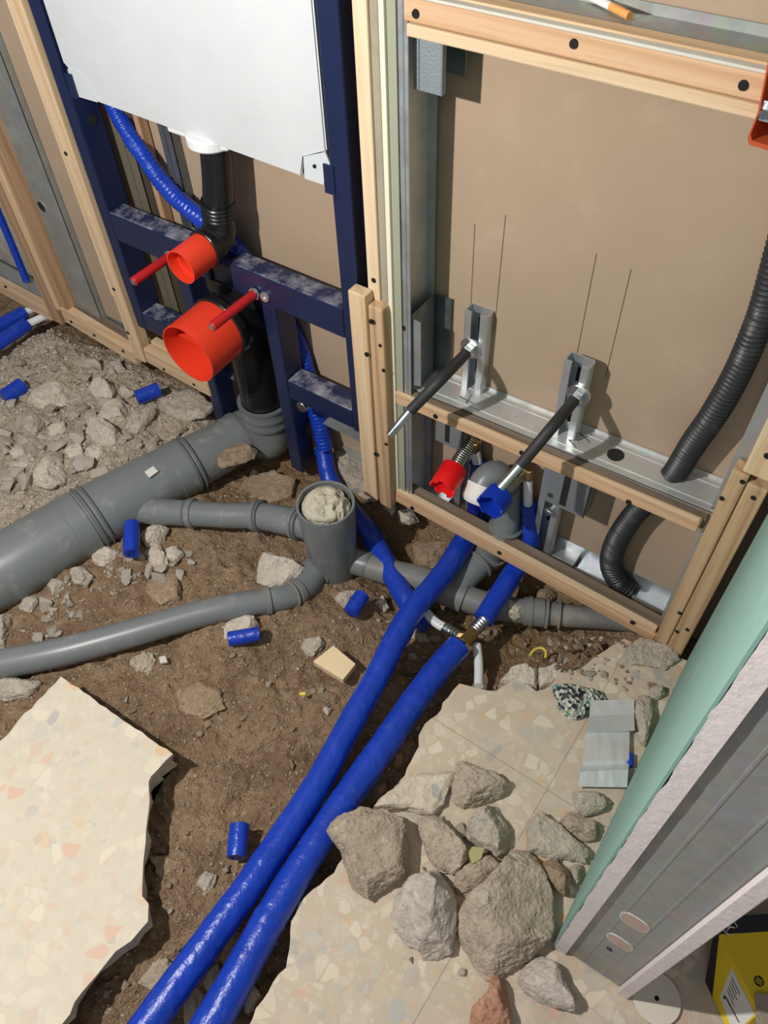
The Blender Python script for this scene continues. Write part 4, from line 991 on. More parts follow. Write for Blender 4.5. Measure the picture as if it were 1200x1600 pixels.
strut('right slotted steel strut with a black sleeved rod beside the round hole', (897, 690), 0.426, (903, 618), (862, 668), (813, 727), (781, 763), '')
# lower hangers under the sill
def hanger(label, x, z0, z1, y=0.03, w_=0.05):
    t = thing('mounting_bracket', label, 'bracket', (x, y, z0)); bm = bmesh.new()
    box(bm, (x, y, z0), (x + w_, y + .002, z1), .0005); box(bm, (x + w_ - .002, y, z0), (x + w_, y + .03, z1), .0005)
    obj('plate', bm, plain('hanger_zinc', (0.26, 0.28, 0.29), 0.5, 0.4) if 'hanger_zinc' not in MATS else MATS['hanger_zinc'], t)
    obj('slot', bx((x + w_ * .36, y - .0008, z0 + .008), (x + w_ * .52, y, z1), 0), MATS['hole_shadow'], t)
p = W(680, 690, .03); hanger('left grey slotted bracket under the sill behind the red cap', p.x, p.z + .004, 0.262)
p = W(845, 782, .03); p2 = W(915, 795, .03)
hanger('right grey slotted bracket under the sill', p.x + .006, p.z + .004, 0.268, .03, p2.x - p.x - .006)
for q in ((863, 770), (858, 798)):
    a = W(q[0], q[1], 0.036); o = single('hex_bolt', cyl((a.x, 0.056, a.z), (a.x, 0.030, a.z), 0.0065, 6, bev=.001), ZINC, ('upper' if q[1] == 770 else 'lower') + ' zinc bolt on the right strut below the sill', 'bolt', False)

# ------------------------------------------------------------------ odds and ends
t = thing('cigarette', 'cigarette with orange filter lying on the metal track at the top', 'cigarette', G(960, 15, .82))
a, b, c = G(900, -16, .8195), G(955, 10, .8195), G(984, 25, .8195)
obj('paper', cyl(a, b, 0.0036, 18), PAPER, t, smooth=True); obj('filter', cyl(b, c, 0.0037, 18), CIGO, t, smooth=True)
# electrical back box
t = thing('junction_box', 'orange plastic wall box cut off by the right picture edge', 'socket box', (-0.10, -0.02, 0.75))
P_ = [W(x, y, -0.022) for x, y in ((1200, 95), (1184, 175), (1168, 215), (1170, 226), (1215, 240), (1300, 130), (1240, 90))]
bm = bmesh.new(); n = len(P_); cc = sum(P_, Vector()) / n
o_ = [bm.verts.new(p) for p in P_]; i_ = [bm.verts.new(p.lerp(cc, .12)) for p in P_]; ib = [bm.verts.new(p.lerp(cc, .16) + Vector((0, .035, 0))) for p in P_]; ob = [bm.verts.new(p.lerp(cc, .04) + Vector((0, .038, 0))) for p in P_]
for A_, B_ in ((o_, i_), (i_, ib), (ob, o_)):
    for k in range(n): bm.faces.new((A_[k], A_[(k + 1) % n], B_[(k + 1) % n], B_[k]))
bm.faces.new(ib); bm.faces.new(ob[::-1]); obj('shell', bm, ORANGE, t)
a = W(1197, 175, -.02); obj('screw', cyl(a, a + Vector((0, -.006, 0)), .004, 12), ZINC, t); obj('screw_lug', bx(a + Vector((-.005, 0, -.008)), a + Vector((.012, .004, .008)), .001), GALVB, t)
# wood block
def prism3(top, zt, th, mat, name, label, cat, group=None):
    P_ = [G(x, y, zt) for x, y in top]; bm = prism([(p.x, p.y) for p in P_], zt - th, zt); 
    bmesh.ops.bevel(bm, geom=list(bm.edges), offset=.0008, segments=1, affect='EDGES'); return single(name, bm, mat, label, cat, False, group)
prism3([(489, 1033), (521, 1008), (556, 1037), (536, 1062)], -0.025, 0.014, GOLD, 'wood_offcut', 'small blond wooden block lying on the soil', 'wood offcut')
# blue insulation offcuts
cutz = {}
def cutoff(label, a, b, z, wd):
    pa, pb = G(*a, z), G(*b, z); g = max(gz(pa.x, pa.y), gz(pb.x, pb.y)); r = rad(pa, wd)
    t = thing('insulation_offcut', label, 'insulation offcut', (pa.x, pa.y, z - r), 'cut pieces of blue pipe insulation on the ground')
    d = (pb - pa).normalized()
    bm = bmesh.new(); sweep(bm, [pa + d * .010, pa, pa, pa + d * .001, pa.lerp(pb, .5), pb, pb, pb - d * .010], [r * .55, r * .58, r * .9, r, r * 1.02, r * .98, r * .58, r * .55], 28, jitter=.06)
    obj('sleeve', bm, FOIL, t, smooth=True)
    return t
cutoff('blue offcut at the left edge among pale rubble', (6, 622), (36, 602), 0.010, 26)
cutoff('blue offcut lying on top of the pale rubble', (213, 622), (249, 608), 0.018, 23)
cutoff('upright blue offcut leaning on the large grey pipe', (206, 818), (205, 865), -0.012, 24)
cutoff('blue offcut beside a flat pale stone below the thin grey pipe', (357, 999), (406, 990), -0.032, 24)
cutoff('blue offcut tilted against a stone beside the floor drain', (548, 958), (566, 930), -0.030, 26)
cutoff('blue offcut lying alone on soil next to the long blue pipe', (375, 1288), (370, 1340), -0.022, 31)
p = cutoff('tiny bit of blue showing behind the foil strip', (984, 1178), (984, 1198), 0.006, 12)
# far left cut pipes
for lab, a, b, c in (('upper blue pipe end with white tip at the left edge', (-20, 520, ), (38, 488), (62, 478)), ('lower blue pipe end with white tip at the left edge', (-20, 548), (42, 507), (70, 494))):
    pa, pb, pc = G(*a, .02), G(*b, .02), G(*c, .02)
    t = thing('supply_tube', lab, 'insulated pipe', (pa.x, pa.y, 0.0))
    obj('insulation', tube([(*pa, .0155), (*pb, .0155)], jitter=.03), FOIL, t, smooth=True); obj('white_pipe', tube([(*pb, .0085), (*pc, .0085)], corr=(.006, .0006), seg=20), WHITE, t, smooth=True)
single('supply_tube', tube([(*W(-30, 270, .06), .008), (*W(5, 350, .05), .008), (*W(42, 440, .03), .008)], seg=18), FOIL, 'thin dark blue pipe behind the far left batten', 'insulated pipe')
# left loose slab
SL = [(95, 1057), (270, 1178), (236, 1213), (232, 1222), (234, 1250), (228, 1300), (224, 1345), (222, 1400), (232, 1412), (231, 1440), (205, 1470), (180, 1487), (150, 1525), (128, 1550), (97, 1600), (80, 1640), (-160, 1640), (-160, 1330), (-30, 1190)]
P_ = pg(SL, 0.012)
bm = rough_block(P_, -0.026, 0.012, 8, 0.012, 0.004, 0.012)
# the two sawn sides stay straight
tag(obj('terrazzo_slab', bm, TERR), 'large clean cream terrazzo slab lying loose at the lower left', 'terrazzo slab')

# foil strip
ptsf = [((922, 1094), (991, 1093), 0.018), ((921, 1118), (991, 1117), 0.016), ((919, 1141), (992, 1141), 0.021), ((914, 1146), (984, 1143), 0.010), ((910, 1188), (983, 1186), 0.013), ((911, 1194), (984, 1191), 0.008), ((907, 1206), (982, 1202), 0.018), ((903, 1229), (980, 1230), 0.010)]
bm = bmesh.new(); prev = None
top_ = []; bot_ = []
for a, b, z in ptsf:
    r_ = []
    for k in range(9):
        p = G(a[0] + (b[0] - a[0]) * k / 8, a[1] + (b[1] - a[1]) * k / 8, z); p.z += 0.0012 * noise.noise(p * 90); r_.append(p)
    top_.append([bm.verts.new(p) for p in r_]); bot_.append([bm.verts.new(p + Vector((0, 0, -.0012))) for p in r_])
for i in range(len(top_) - 1):
    for k in range(8):
        bm.faces.new((top_[i][k], top_[i][k + 1], top_[i + 1][k + 1], top_[i + 1][k])); bm.faces.new((bot_[i][k], bot_[i + 1][k], bot_[i + 1][k + 1], bot_[i][k + 1]))
    for k in (0, 8): bm.faces.new((top_[i][k], top_[i + 1][k], bot_[i + 1][k], bot_[i][k]))
for i in (0, -1):
    for k in range(8): bm.faces.new((top_[i][k], top_[i][k + 1], bot_[i][k + 1], bot_[i][k]))
tag(obj('foil_strip', bm, FOILS), 'folded shiny aluminium foil strip on the terrazzo beside the teal board', 'foil strip')
# foam chunk
TEX = {}
def roughen(o, size, amt=1.0):
    key = round(size, 3)
    if 'a' not in TEX:
        for k, sc_, dp in (('a', 0.011, 3), ('b', 0.0035, 2)):
            tx = bpy.data.textures.new('rough_' + k, 'CLOUDS'); tx.noise_scale = sc_; tx.noise_depth = dp; TEX[k] = tx
    r = o.modifiers.new('Remesh', 'REMESH'); r.mode = 'VOXEL'; r.voxel_size = max(0.0009, min(0.0016, size / 22))
    for k, st in (('a', 0.0030), ('b', 0.0022)):
        d = o.modifiers.new('Displace_' + k, 'DISPLACE'); d.texture = TEX[k]; d.strength = st * amt * min(1.2, size / 0.035 + .25); d.mid_level = 0.5; d.texture_coords = 'GLOBAL'
def rock(name, label, cat, pts, h, mat, z0=None, seed=1, flat=0.0, group=None, rough=1.0, lift=0.5):
    zb = z0 if z0 is not None else 0.0
    if z0 is None:
        c = G(sum(p[0] for p in pts) / len(pts), sum(p[1] for p in pts) / len(pts), -0.02); zb = gz(c.x, c.y) - .003
        c = G(sum(p[0] for p in pts) / len(pts), sum(p[1] for p in pts) / len(pts), zb + h * lift); zb = gz(c.x, c.y) - .003
    P_ = [G(x, y, zb + h * lift) for x, y in pts]
    o = tag(obj(name, rock_mesh([(p.x, p.y) for p in P_], zb, h, seed, flat, rough), mat), label, cat, group)
    xs = [p.x for p in P_]; ys = [p.y for p in P_]; size = (max(xs) - min(xs) + max(ys) - min(ys)) / 4
    if size > .012: roughen(o, size, 0.95 if mat is S_SAND else (0.55 if mat in (S_LILAC, TERS) else 1.0))
    return o
rock('foam_chunk', 'chunk of speckled black and white recycled foam above the foil strip', 'foam', [(868, 1072), (905, 1056), (950, 1062), (956, 1095), (926, 1100), (914, 1116), (886, 1126), (874, 1100)], 0.022, FOAM, 0.0, 31, .4)
# cardboard disc
c = G(1026, 1560, .004); 
t = thing('cardboard_disc', 'round white cardboard disc with a centre hole lying on the floor', 'disc', (c.x, c.y, 0.0))
bm = lathe(c - Vector((0, 0, .003)), (0, 0, 1), [(0, .0028), (0, .0275), (.004, .0275), (.004, .0028)], 56, caps=False)
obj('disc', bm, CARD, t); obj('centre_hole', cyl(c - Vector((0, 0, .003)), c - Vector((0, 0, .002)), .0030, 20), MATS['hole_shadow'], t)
# yellow and black boxes
def solid(pts_bottom_to_top, mats, name, parent): pass
def hexa(name, quad, z0, z1, mat, parent):
    P_ = [G(x, y, z1) for x, y in quad]; bm = prism([(p.x, p.y) for p in P_], z0, z1)
    bmesh.ops.bevel(bm, geom=list(bm.edges), offset=.0008, segments=1, affect='EDGES'); return obj(name, bm, mat, parent)
ZB = 0.060
bA, bB, bC, bD = G(1124, 1460, ZB), G(1187, 1582, ZB), G(1320, 1600, ZB), G(1262, 1452, ZB)
bA_, bB_ = G(1113, 1558, 0.001), G(1143, 1622, 0.001)
bE, bF, bE_ = G(1119, 1433, ZB), G(1252, 1424, ZB), G(1102, 1534, 0.001)
def down(p): return Vector((p.x, p.y, 0.001))
def hexm(top, bot):
    bm = bmesh.new(); a = [bm.verts.new(p) for p in top]; b = [bm.verts.new(p) for p in bot]; bm.faces.new(a); bm.faces.new(b[::-1])
    for i in range(4): bm.faces.new((a[i], b[i], b[(i + 1) % 4], a[(i + 1) % 4]))
    return bm
t = thing('screw_box', 'yellow cardboard box with a black end and white label at the lower right corner', 'box', Vector((bB_.x, bB_.y, 0)))
obj('carton', hexm([bA, bB, bC, bD], [bA_, bB_, down(bC), down(bD)]), YELLOW, t)
o = obj('black_end', hexm([bE, bA, bD, bF], [bE_, bA_, down(bD), down(bF)]), BLACKC, t)
nrm = (bB - bA).cross(bA_ - bA).normalized()
if nrm.x > 0: nrm = -nrm
def sidep(u, v, lift=0.0006): return bA.lerp(bB, u).lerp(bA_.lerp(bB_, u), v) + nrm * lift
def quadplate(pts, th, direction):
    bm = bmesh.new(); a = [bm.verts.new(p) for p in pts]; b = [bm.verts.new(p - direction * th) for p in pts]; bm.faces.new(a); bm.faces.new(b[::-1])
    for i in range(len(pts)): bm.faces.new((a[i], b[i], b[(i + 1) % len(pts)], a[(i + 1) % len(pts)]))
    return bm
obj('paper_label', quadplate([sidep(.36, .12), sidep(.98, .12), sidep(.98, .9), sidep(.28, .78)], .0004, nrm), PAPER, t)
for k in range(5):
    v = .22 + k * .07; obj('print_line', sweep(bmesh.new(), [sidep(.42, v, .0009), sidep(.66 - .05 * (k % 2), v + .02, .0009)], [.0004, .0004], 6), BLACKC, t)
obj('printed_screw', sweep(bmesh.new(), [sidep(.40, .66, .0008), sidep(.46, .62, .0008), sidep(.9, .60, .0008)], [.0022, .0009, .0007], 8), BLACKC, t)
cc = G(1186, 1533, ZB + .0004); obj('round_emblem', cyl(cc - Vector((0, 0, .0003)), cc, .0055, 24), BLACKC, t)
for k in range(3): obj('emblem_stroke', bx(cc + Vector((-.0036, -.0028 + k * .0022, -.0001)), cc + Vector((.0036, -.0019 + k * .0022, .0002)), 0), YELLOW, t)
for (ex, ey, er) in ((1140, 1448, .0085),):
    pq = G(ex, ey, ZB + .0003); ring_ = [pq + Vector((er * math.cos(a), er * math.sin(a), 0)) for a in [k * math.pi / 12 + .5 for k in range(20)]]
    obj('emblem_ring', sweep(bmesh.new(), ring_, [.0006] * 20, 6), PAPER, o)
    for k in range(3):
        a = k * 2.09 + .4; obj('emblem_arm', sweep(bmesh.new(), [pq, pq + Vector((er * .75 * math.cos(a), er * .75 * math.sin(a), 0))], [.0011, .0005], 6), PAPER, o)
t = thing('cardboard_box', 'small brown box edge cut off by the lower right corner', 'box', G(1215, 1600, 0.0))
q_ = [G(1182, 1552, .066), G(1184, 1640, .066), G(1290, 1640, .066), G(1290, 1556, .066)]
obj('carton', hexm(q_, [down(p) + Vector((0, 0, .0605)) for p in q_]), S_BRN, t)

# scraps
prism3([(411, 1412), (418, 1396), (432, 1390), (430, 1402), (416, 1415)], -0.038, .003, YEL, 'plastic_scrap', 'yellow plastic scrap between the two long blue pipes', 'scrap')
prism3([(467, 1082), (478, 1080), (477, 1086), (468, 1086)], -0.040, .003, YEL, 'plastic_scrap', 'tiny yellow scrap on the open soil', 'scrap')
prism3([(476, 1310), (492, 1280), (497, 1285), (483, 1314)], -0.030, .002, PVC, 'plastic_scrap', 'thin grey strip lying between the long blue pipes', 'scrap')
prism3([(738, 1322), (758, 1324), (752, 1342), (738, 1350), (732, 1332)], 0.030, .012, plain('olive_glaze', (.42, .38, .18), .4), 'tile_shard', 'olive green shard wedged among the right hand rocks', 'shard')
rock('net_scrap', 'crumpled beige netting scrap on the soil below the thin grey pipe', 'scrap', [(200, 1032), (218, 1018), (238, 1012), (240, 1035), (228, 1056), (208, 1046)], .012, S_SAND, None, 91, .2, rough=2.2)
prism3([(248, 1026), (258, 1024), (262, 1034), (250, 1036)], -0.045, .005, PLAST, 'plaster_chip', 'small white plaster chip beside the netting scrap', 'chip')
pc_ = [(828, 1024), (834, 1016), (845, 1012), (853, 1018), (852, 1028)]
single('yellow_clip', tube([(*G(x, y, -.045), .0022) for x, y in pc_], seg=10), YEL, 'yellow plastic loop lying near the broken concrete edge', 'clip')
prism3([(530, 690), (560, 680), (578, 702), (578, 730), (548, 716)], -0.006, 0.003, GALVD, 'metal_plate', 'grey metal plate on the concrete at the foot of the navy frame', 'metal plate')

# ------------------------------------------------------------------ stones
RK = [ # label, outline, height, material, base z (None = soil), flat
 ('flat topped pitted grey brown stone nearest the lower blue pipe', [(514,1301),(536,1282),(562,1268),(596,1273),(632,1291),(631,1364),(586,1388),(574,1399),(553,1380),(534,1325)], .05, S_BRN, 0, .8),
 ('pale terrazzo piece on top of the right hand stone heap', [(584,1266),(593,1253),(637,1211),(710,1206),(692,1256),(676,1270),(640,1262)], .022, TERS, 0, 1),
 ('coarse sandy mortar lump topmost in the right hand heap', [(713,1187),(734,1186),(754,1201),(775,1205),(792,1225),(785,1242),(747,1261),(720,1260),(706,1242),(710,1208)], .04, S_SAND, 0, 0),
 ('long crumbly sandy lump in the middle of the heap', [(651,1270),(672,1273),(713,1290),(730,1311),(732,1342),(706,1363),(686,1352),(672,1339),(661,1311)], .04, S_SAND, 0, 0),
 ('smooth tan and grey stone right of the crumbly lump', [(782,1251),(799,1291),(795,1325),(778,1332),(754,1318),(730,1304),(734,1280),(754,1263)], .04, S_GREY, 0, .3),
 ('largest boulder of sandy mortar in the right hand heap', [(799,1330),(826,1332),(850,1372),(875,1418),(871,1445),(830,1493),(775,1521),(740,1528),(720,1510),(710,1490),(716,1438),(740,1394)], .062, S_SAND, 0, .25),
 ('dusky flat stone tucked behind the largest boulder', [(713,1359),(745,1345),(782,1332),(798,1345),(760,1390),(730,1395),(715,1390)], .03, S_BRN, 0, .5),
 ('pale lilac folded stone left of the largest boulder', [(668,1352),(687,1356),(703,1380),(713,1428),(703,1480),(692,1495),(661,1495),(651,1478),(610,1462),(605,1449),(620,1397)], .055, S_LILAC, 0, 0),
 ('flat light grey concrete shard pointing up right of the heap', [(845,1270),(870,1288),(918,1332),(917,1349),(870,1340),(827,1328),(827,1290)], .02, S_GREY, 0, .9),
 ('rosy brown stone beside the teal board', [(876,1277),(896,1265),(936,1290),(937,1304),(920,1311),(882,1301)], .024, S_BRN, 0, .4),
 ('rounded grey stone under the foil strip', [(893,1236),(951,1236),(960,1249),(937,1270),(910,1270),(893,1253)], .022, S_GREY, 0, .4),
 ('upright brown and cream shard between boulder and teal board', [(841,1335),(872,1342),(896,1394),(882,1397),(848,1370)], .035, S_MUD, 0, 0),
 ('grey stone wedged against the lower teal board', [(890,1352),(912,1350),(908,1372),(898,1385)], .02, S_GREY, 0, 0),
 ('pale pinkish stone at the foot of the open stud', [(805,1541),(821,1507),(848,1493),(879,1514),(881,1531),(900,1565),(900,1581),(862,1569),(810,1558)], .034, S_LILAC, 0, .4),
 ('orange pink stone with a white side at the bottom edge', [(768,1524),(792,1531),(797,1560),(795,1620),(738,1620),(741,1572),(764,1548)], .034, S_PINK, 0, .2),
 ('upright grey stone squeezed between foil and teal board', [(991,1088),(1008,1086),(1020,1098),(1010,1160),(996,1150),(992,1112)], .026, S_GREY, 0, 0),
 ('dark small stone behind the foam by the teal board', [(1010,1075),(1035,1068),(1040,1085),(1022,1095)], .018, S_GREY, 0, 0),
 ('cracked concrete lump at the broken floor edge', [(782,1066),(800,1046),(822,1040),(836,1052),(838,1078),(800,1076)], .034, S_PALE, -.034, .7),
 ('second concrete lump beside the crack at the floor edge', [(842,1050),(868,1042),(880,1052),(862,1074),(843,1078)], .034, S_PALE, -.034, .7),
 ('flat concrete fragment before the doubled right battens', [(975,1022),(1000,998),(1055,1012),(1060,1030),(1035,1042),(990,1036)], .012, S_GREY, 0, 1),
 ('small reddish brown stone beside the lower long pipe', [(564,1256),(571,1229),(600,1218),(604,1232),(588,1263)], .022, S_MUD, None, 0),
 ('largest cream block in the left rubble', [(45,627),(72,592),(103,587),(115,603),(100,627),(72,642)], .032, S_PALE, None, .6),
 ('broad cream stone under the blue offcut in the left rubble', [(143,633),(187,617),(213,633),(200,650),(167,657),(143,650)], .026, S_PALE, None, .4),
 ('white ridged stone at the lower edge of the rubble', [(125,663),(160,658),(200,680),(198,688),(160,692),(133,677)], .026, S_PALE, None, 0),
 ('grey and cream stone right of the ridged one', [(192,657),(213,640),(240,637),(233,657),(213,672),(193,667)], .026, S_GREY, None, 0),
 ('tan stone behind the broad cream one', [(137,603),(163,583),(180,597),(173,617),(147,617)], .026, S_PALE, None, 0),
 ('tall pale stone close above the large pipe', [(50,750),(58,722),(70,705),(87,703),(100,735),(96,748),(73,756)], .034, S_PALE, None, 0),
 ('lone pale stone at the right of the pebbles above the large pipe', [(132,712),(143,693),(170,690),(172,703),(150,715)], .022, S_PALE, None, .3),
 ('squat stone between the tall and the lone one', [(97,697),(127,693),(130,710),(110,717)], .02, S_PALE, None, .3),
 ('rounded tan stone near the left edge', [(15,720),(33,713),(52,727),(37,742),(20,738)], .02, S_PALE, None, .2),
 ('lilac grey stone up near the low batten', [(170,570),(187,562),(197,577),(180,582)], .018, S_LILAC, None, .2),
 ('pale grey wedge below the largest cream block', [(33,650),(60,640),(66,660),(50,675),(33,663)], .024, S_GREY, None, 0),
 ('leaning stone right of the pale grey wedge', [(73,660),(90,652),(102,662),(100,680),(80,684)], .024, S_PALE, None, 0),
 ('flat grey concrete piece in front of the navy frame leg', [(253,627),(275,614),(300,610),(337,633),(318,648),(290,652),(260,647)], .018, S_GREY, None, .9),
 ('tan stone below the flat grey piece', [(252,660),(293,650),(290,666),(272,678)], .02, S_BRN, None, .3),
 ('flat stone at left edge beside pebbles', [(10,700),(37,695),(42,708),(20,713)], .016, S_PALE, None, .5),
 ('cream splinter left of the blue offcut in the rubble', [(187,597),(208,610),(204,618),(190,617)], .018, S_PALE, None, .2),
 ('pale stone half under the large pipe', [(145,867),(163,850),(190,863),(180,883),(145,883)], .024, S_PALE, None, .1),
 ('grey stone left of the one under the large pipe', [(107,887),(120,882),(143,897),(133,913),(113,907)], .022, S_GREY, None, .1),
 ('angular cream stone just right of the upright blue offcut', [(218,830),(228,820),(262,822),(253,843),(230,857)], .028, S_PALE, None, .1),
 ('small rounded beige stone under the branch pipe', [(258,853),(277,850),(288,860),(273,877),(262,870)], .02, S_PALE, None, .2),
 ('flat cream stone below the upright offcut', [(222,863),(247,847),(263,877),(240,887)], .018, S_PALE, None, .3),
 ('wide mud covered stone set into the soil between pipes', [(227,902),(250,894),(277,897),(282,938),(253,947),(229,925)], .014, S_MUD, None, .9),
 ('grey sharp stone at the left under the large pipe', [(30,947),(43,930),(63,933),(43,967)], .018, S_GREY, None, .1),
 ('grey lump beside pale gravel under the large pipe', [(67,913),(80,903),(98,906),(100,917),(77,933)], .018, S_GREY, None, .1),
 ('porous grey stone under the thin pipe at the left edge', [(-12,1063),(10,1056),(60,1053),(56,1070),(38,1084),(10,1092),(-12,1086)], .03, S_GREY, None, .2),
 ('narrow pale stone cut by the left edge', [(-12,955),(14,955),(8,990),(2,1017),(-12,1017)], .03, S_GREY, None, .2),
 ('large triangular cream stone between the branch and thin pipes', [(375,927),(388,898),(410,870),(432,852),(443,855),(460,872),(478,887),(464,907),(423,916)], .026, S_PALE, None, .5),
 ('flat cream stone under the thin pipe behind the blue offcut', [(325,990),(350,972),(382,961),(418,974),(408,992),(360,998)], .020, S_PALE, None, .6),
 ('greyish stone next to the blond wooden block', [(465,997),(496,994),(507,1005),(487,1025),(475,1015)], .018, S_GREY, None, .6),
 ('cream stone under the tilted blue offcut', [(522,933),(537,922),(560,922),(554,942),(540,951)], .02, S_PALE, None, .2),
 ('small pale stone right of the tilted blue offcut', [(586,942),(598,930),(607,948),(598,958)], .018, S_PALE, None, .1),
 ('grey stone where the blue pipes cross', [(634,1000),(642,980),(659,977),(669,997)], .024, S_GREY, None, .1),
 ('broken concrete footing at the base of the timber post', [(519,717),(548,705),(580,715),(590,755),(585,775),(551,764),(525,740)], .045, S_GREY, -.075, .7),
 ('white lump under the short doubled batten', [(596,782),(610,778),(622,792),(612,800)], .02, S_PALE, -.04, .2),
 ('light concrete chip below the left end of the floor rail', [(622,798),(640,793),(658,808),(640,816),(626,812)], .02, S_PALE, -.05, .3),
 ('tan slab fragment between the long pipes near the bottom', [(344,1493),(361,1462),(389,1455),(385,1483),(366,1510),(351,1531)], .026, S_MUD, None, .5),
 ('grey shard left of the tan fragment between the pipes', [(316,1533),(341,1504),(345,1531),(327,1556)], .026, S_GREY, None, .1),
 ('long grey stone between the pipes at the bottom edge', [(292,1565),(306,1541),(320,1559),(314,1610),(286,1610)], .026, S_GREY, None, .1),
 ('dark grey flat stone left of the upper long pipe', [(217,1536),(241,1507),(262,1497),(271,1521),(247,1553)], .016, S_BRN, None, .8),
 ('pale stone at the corner of the lower terrazzo edge', [(377,1565),(396,1531),(408,1555),(387,1584)], .026, S_PALE, None, .2),
 ('small terracotta chip between the long pipes', [(428,1352),(447,1345),(451,1356),(434,1368)], .014, S_PINK, None, .3),
 ('muddy flake right of the slab edge', [(236,1342),(262,1338),(286,1346),(262,1378),(252,1382)], .008, S_MUD, None, .9),
 ('translucent grey pebble in the soil near the slab', [(306,1372),(322,1358),(338,1366),(328,1398),(312,1402)], .012, S_GREY, None, .6),
 ('pale mud crust on the open soil above the slab corner', [(280,1085),(310,1068),(342,1080),(350,1105),(318,1120),(285,1110)], .010, S_MUD, None, .8),
 ('tiny white stone near the middle of the soil', [(504,1107),(511,1103),(518,1108),(512,1116)], .010, S_PALE, None, 0),
 ('small round brown stone on the open soil', [(318,1130),(328,1124),(332,1132),(322,1139)], .012, S_MUD, None, 0),
 ('tan pebble stone under the mud at the large pipe end', [(386,742),(395,731),(406,737),(398,744)], .012, S_PALE, None, .2),
 ('flat sandy clay lump below the toilet outlet elbow', [(365,770),(385,745),(430,740),(462,757),(455,780),(400,790)], .022, S_MUD, None, .8),
 ('brown clod in the pit under the floor rail', [(640,850),(660,832),(700,840),(706,866),(680,884),(650,880)], .024, S_MUD, None, .3),
 ('brown clod beside the muddy pipe under the rail', [(838,925),(855,915),(872,925),(860,940),(842,940)], .02, S_MUD, None, .2),
]
for i, (lab, pts, h, m, z0, fl) in enumerate(RK):
    rock('stone', lab, 'stone', pts, h, m, z0, 40 + i * 7, fl, lift=.5)
# mud lump on pipes
for lab, pts, z in (('dried mud clump stuck on the large pipe elbow', [(332, 712), (352, 700), (385, 682), (408, 690), (400, 712), (372, 722), (345, 728)], 0.006),
                    ('dried mud clump over the joint of the right pipe', [(793, 938), (808, 932), (826, 936), (822, 958), (806, 968), (794, 960)], -0.060)):
    P_ = [G(x, y, z + .008) for x, y in pts]; tag(obj('mud_clump', rock_mesh([(p.x, p.y) for p in P_], z, .011, 7, .6), S_MUD if z > 0 else S_PALE), lab, 'mud')

# small stones, each its own object
protos = [pebble(100 + i, 1.0, 1 + .5 * (i % 3) / 2) for i in range(14)]
pms = []
for i, bm in enumerate(protos):
    me = bpy.data.meshes.new('small_stone'); bm.to_mesh(me); bm.free(); pms.append(me)
variants = {}
def scatter(poly, n, smin, smax, mats, label, group, seed, zfun, name='small_stone'):
    rnd = random.Random(seed); xs = [p[0] for p in poly]; ys = [p[1] for p in poly]; c = 0; guard = 0
    while c < n and guard < n * 60:
        guard += 1
        x, y = rnd.uniform(min(xs), max(xs)), rnd.uniform(min(ys), max(ys)); ins = False
        for i in range(len(poly)):
            (x1, y1), (x2, y2) = poly[i], poly[(i + 1) % len(poly)]
            if (y1 > y) != (y2 > y) and x < (x2 - x1) * (y - y1) / (y2 - y1) + x1: ins = not ins
        if not ins: continue
        s = smin + (smax - smin) * rnd.random() ** 2.2
        k = rnd.randrange(len(pms)); m = rnd.choice(mats); key = (k, m.name)
        if key not in variants:
            me = pms[k].copy(); me.materials.append(m); variants[key] = me
        o = bpy.data.objects.new(name, variants[key]); C.objects.link(o)
        z = zfun(x, y); p = G(x, y, z) if False else Vector((x, y, z))
        o.location = (x, y, z + s * .3); o.scale = (s, s, s * rnd.uniform(.7, 1)); o.rotation_euler = (rnd.uniform(-.4, .4), rnd.uniform(-.4, .4), rnd.uniform(0, 6.28))
        tag(o, label, 'stone', group); c += 1
scatter(pg([(0, 560), (60, 540), (210, 580), (325, 640), (240, 690), (190, 720), (60, 790), (0, 810)]), 190, .004, .020, [S_PALE, S_PALE, S_GREY, S_LILAC], 'small pale stone loose in the left rubble field', 'small stones of the left rubble field', 5, gz)
scatter(pg([(10, 960), (110, 900), (200, 860), (290, 850), (300, 880), (230, 900), (130, 940), (60, 1000)], -.04), 70, .004, .015, [S_PALE, S_GREY], 'small pale stone in the line of gravel below the large pipe', 'small stones below the large pipe', 6, gz)
scatter(pg([(560, 900), (640, 960), (700, 1080), (560, 1280), (420, 1480), (350, 1590), (300, 1600), (420, 1440), (560, 1200), (640, 1060), (570, 950)], -.04), 46, .004, .012, [S_MUD, S_MUD, S_GREY, S_PALE, S_PINK], 'small stone in the soil alongside the long blue pipes', 'small stones along the long blue pipes', 7, gz, 'pebble')
scatter(pg([(240, 1240), (290, 1200), (300, 1300), (260, 1460), (150, 1600), (120, 1600), (200, 1500), (245, 1400)], -.04), 32, .003, .008, [S_MUD, S_GREY, S_BRN], 'small brown stone in the shade of the terrazzo slab', 'small stones beside the terrazzo slab', 8, gz, 'pebble')
scatter(pg([(860, 1000), (960, 995), (1040, 1040), (1040, 1090), (960, 1075), (880, 1060), (850, 1040)], 0), 70, .002, .008, [S_PALE, S_GREY, S_MUD], 'crumb of concrete on the terrazzo near the doubled battens', 'concrete crumbs near the doubled battens', 9, lambda x, y: 0.0, 'concrete_crumb')
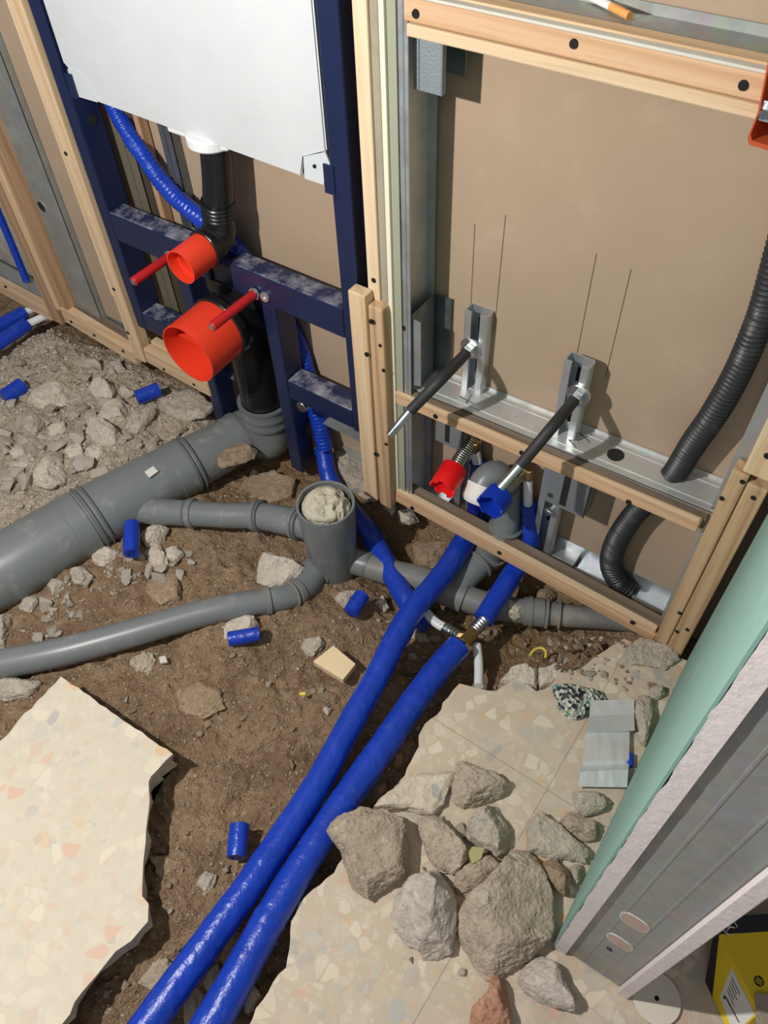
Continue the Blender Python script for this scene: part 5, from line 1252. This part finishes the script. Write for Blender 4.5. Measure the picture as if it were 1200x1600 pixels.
scatter(pg([(640, 1280), (740, 1270), (860, 1340), (900, 1300), (900, 1400), (720, 1540), (640, 1520)], 0), 36, .003, .015, [S_PALE, S_SAND, S_GREY], 'small stone lying among the big rocks on the right', 'small stones of the right heap', 10, lambda x, y: 0.0)
scatter(pg([(120, 930), (420, 960), (600, 960), (640, 1040), (420, 1380), (260, 1420), (290, 1180), (120, 1040)], -.05), 60, .003, .007, [S_MUD, S_MUD, S_BRN, S_GREY], 'small crumb of soil or stone on the open soil', 'small crumbs on the open soil', 12, gz, 'soil_clod')
scatter(pg([(570, 800), (640, 800), (900, 940), (980, 1000), (800, 1060), (700, 1040), (600, 900)], -.07), 60, .004, .014, [S_MUD, S_MUD, S_BRN], 'lump of brown soil in the pit under the niche', 'soil lumps in the pit', 13, gz, 'soil_clod')
# uncountable grit on the soil
rnd = random.Random(77); bm = bmesh.new()
for k in range(15000):
    x = rnd.uniform(-1.6, .0); y = rnd.uniform(-.85, .06)
    j = min(max(int(round((y - Y0) / ST)), 0), ny - 1); i = min(max(int(round((x - X0) / ST)), 0), nx - 1)
    if under[j, i] > .3: continue
    s = .0011 + .0028 * rnd.random() ** 3; 
    if rub[j, i] > .5: s *= 1.5
    z = Hh[j, i] + s * .3
    a = rnd.uniform(0, 6.28); vs = []
    for dx, dy, dz in ((1, 0, 0), (-.5, .8, 0), (-.5, -.8, 0), (.1, 0, .9), (0.1, 0, -.9)):
        dx *= rnd.uniform(.7, 1.3); dy *= rnd.uniform(.7, 1.3)
        vs.append(bm.verts.new((x + s * (dx * math.cos(a) - dy * math.sin(a)), y + s * (dx * math.sin(a) + dy * math.cos(a)), z + dz * s)))
    mi = 0 if rub[j, i] > .5 else rnd.choice((0, 1, 1, 1, 2))
    for f in ((0, 1, 3), (1, 2, 3), (2, 0, 3), (1, 0, 4), (2, 1, 4), (0, 2, 4)):
        fc = bm.faces.new([vs[q] for q in f]); fc.material_index = mi
go = obj('grit', bm, [S_PALE, S_MUD, S_GREY], origin=(0, 0, 0)); tag(go, 'fine grit and crumbs strewn over the soil', 'grit', kind='stuff')
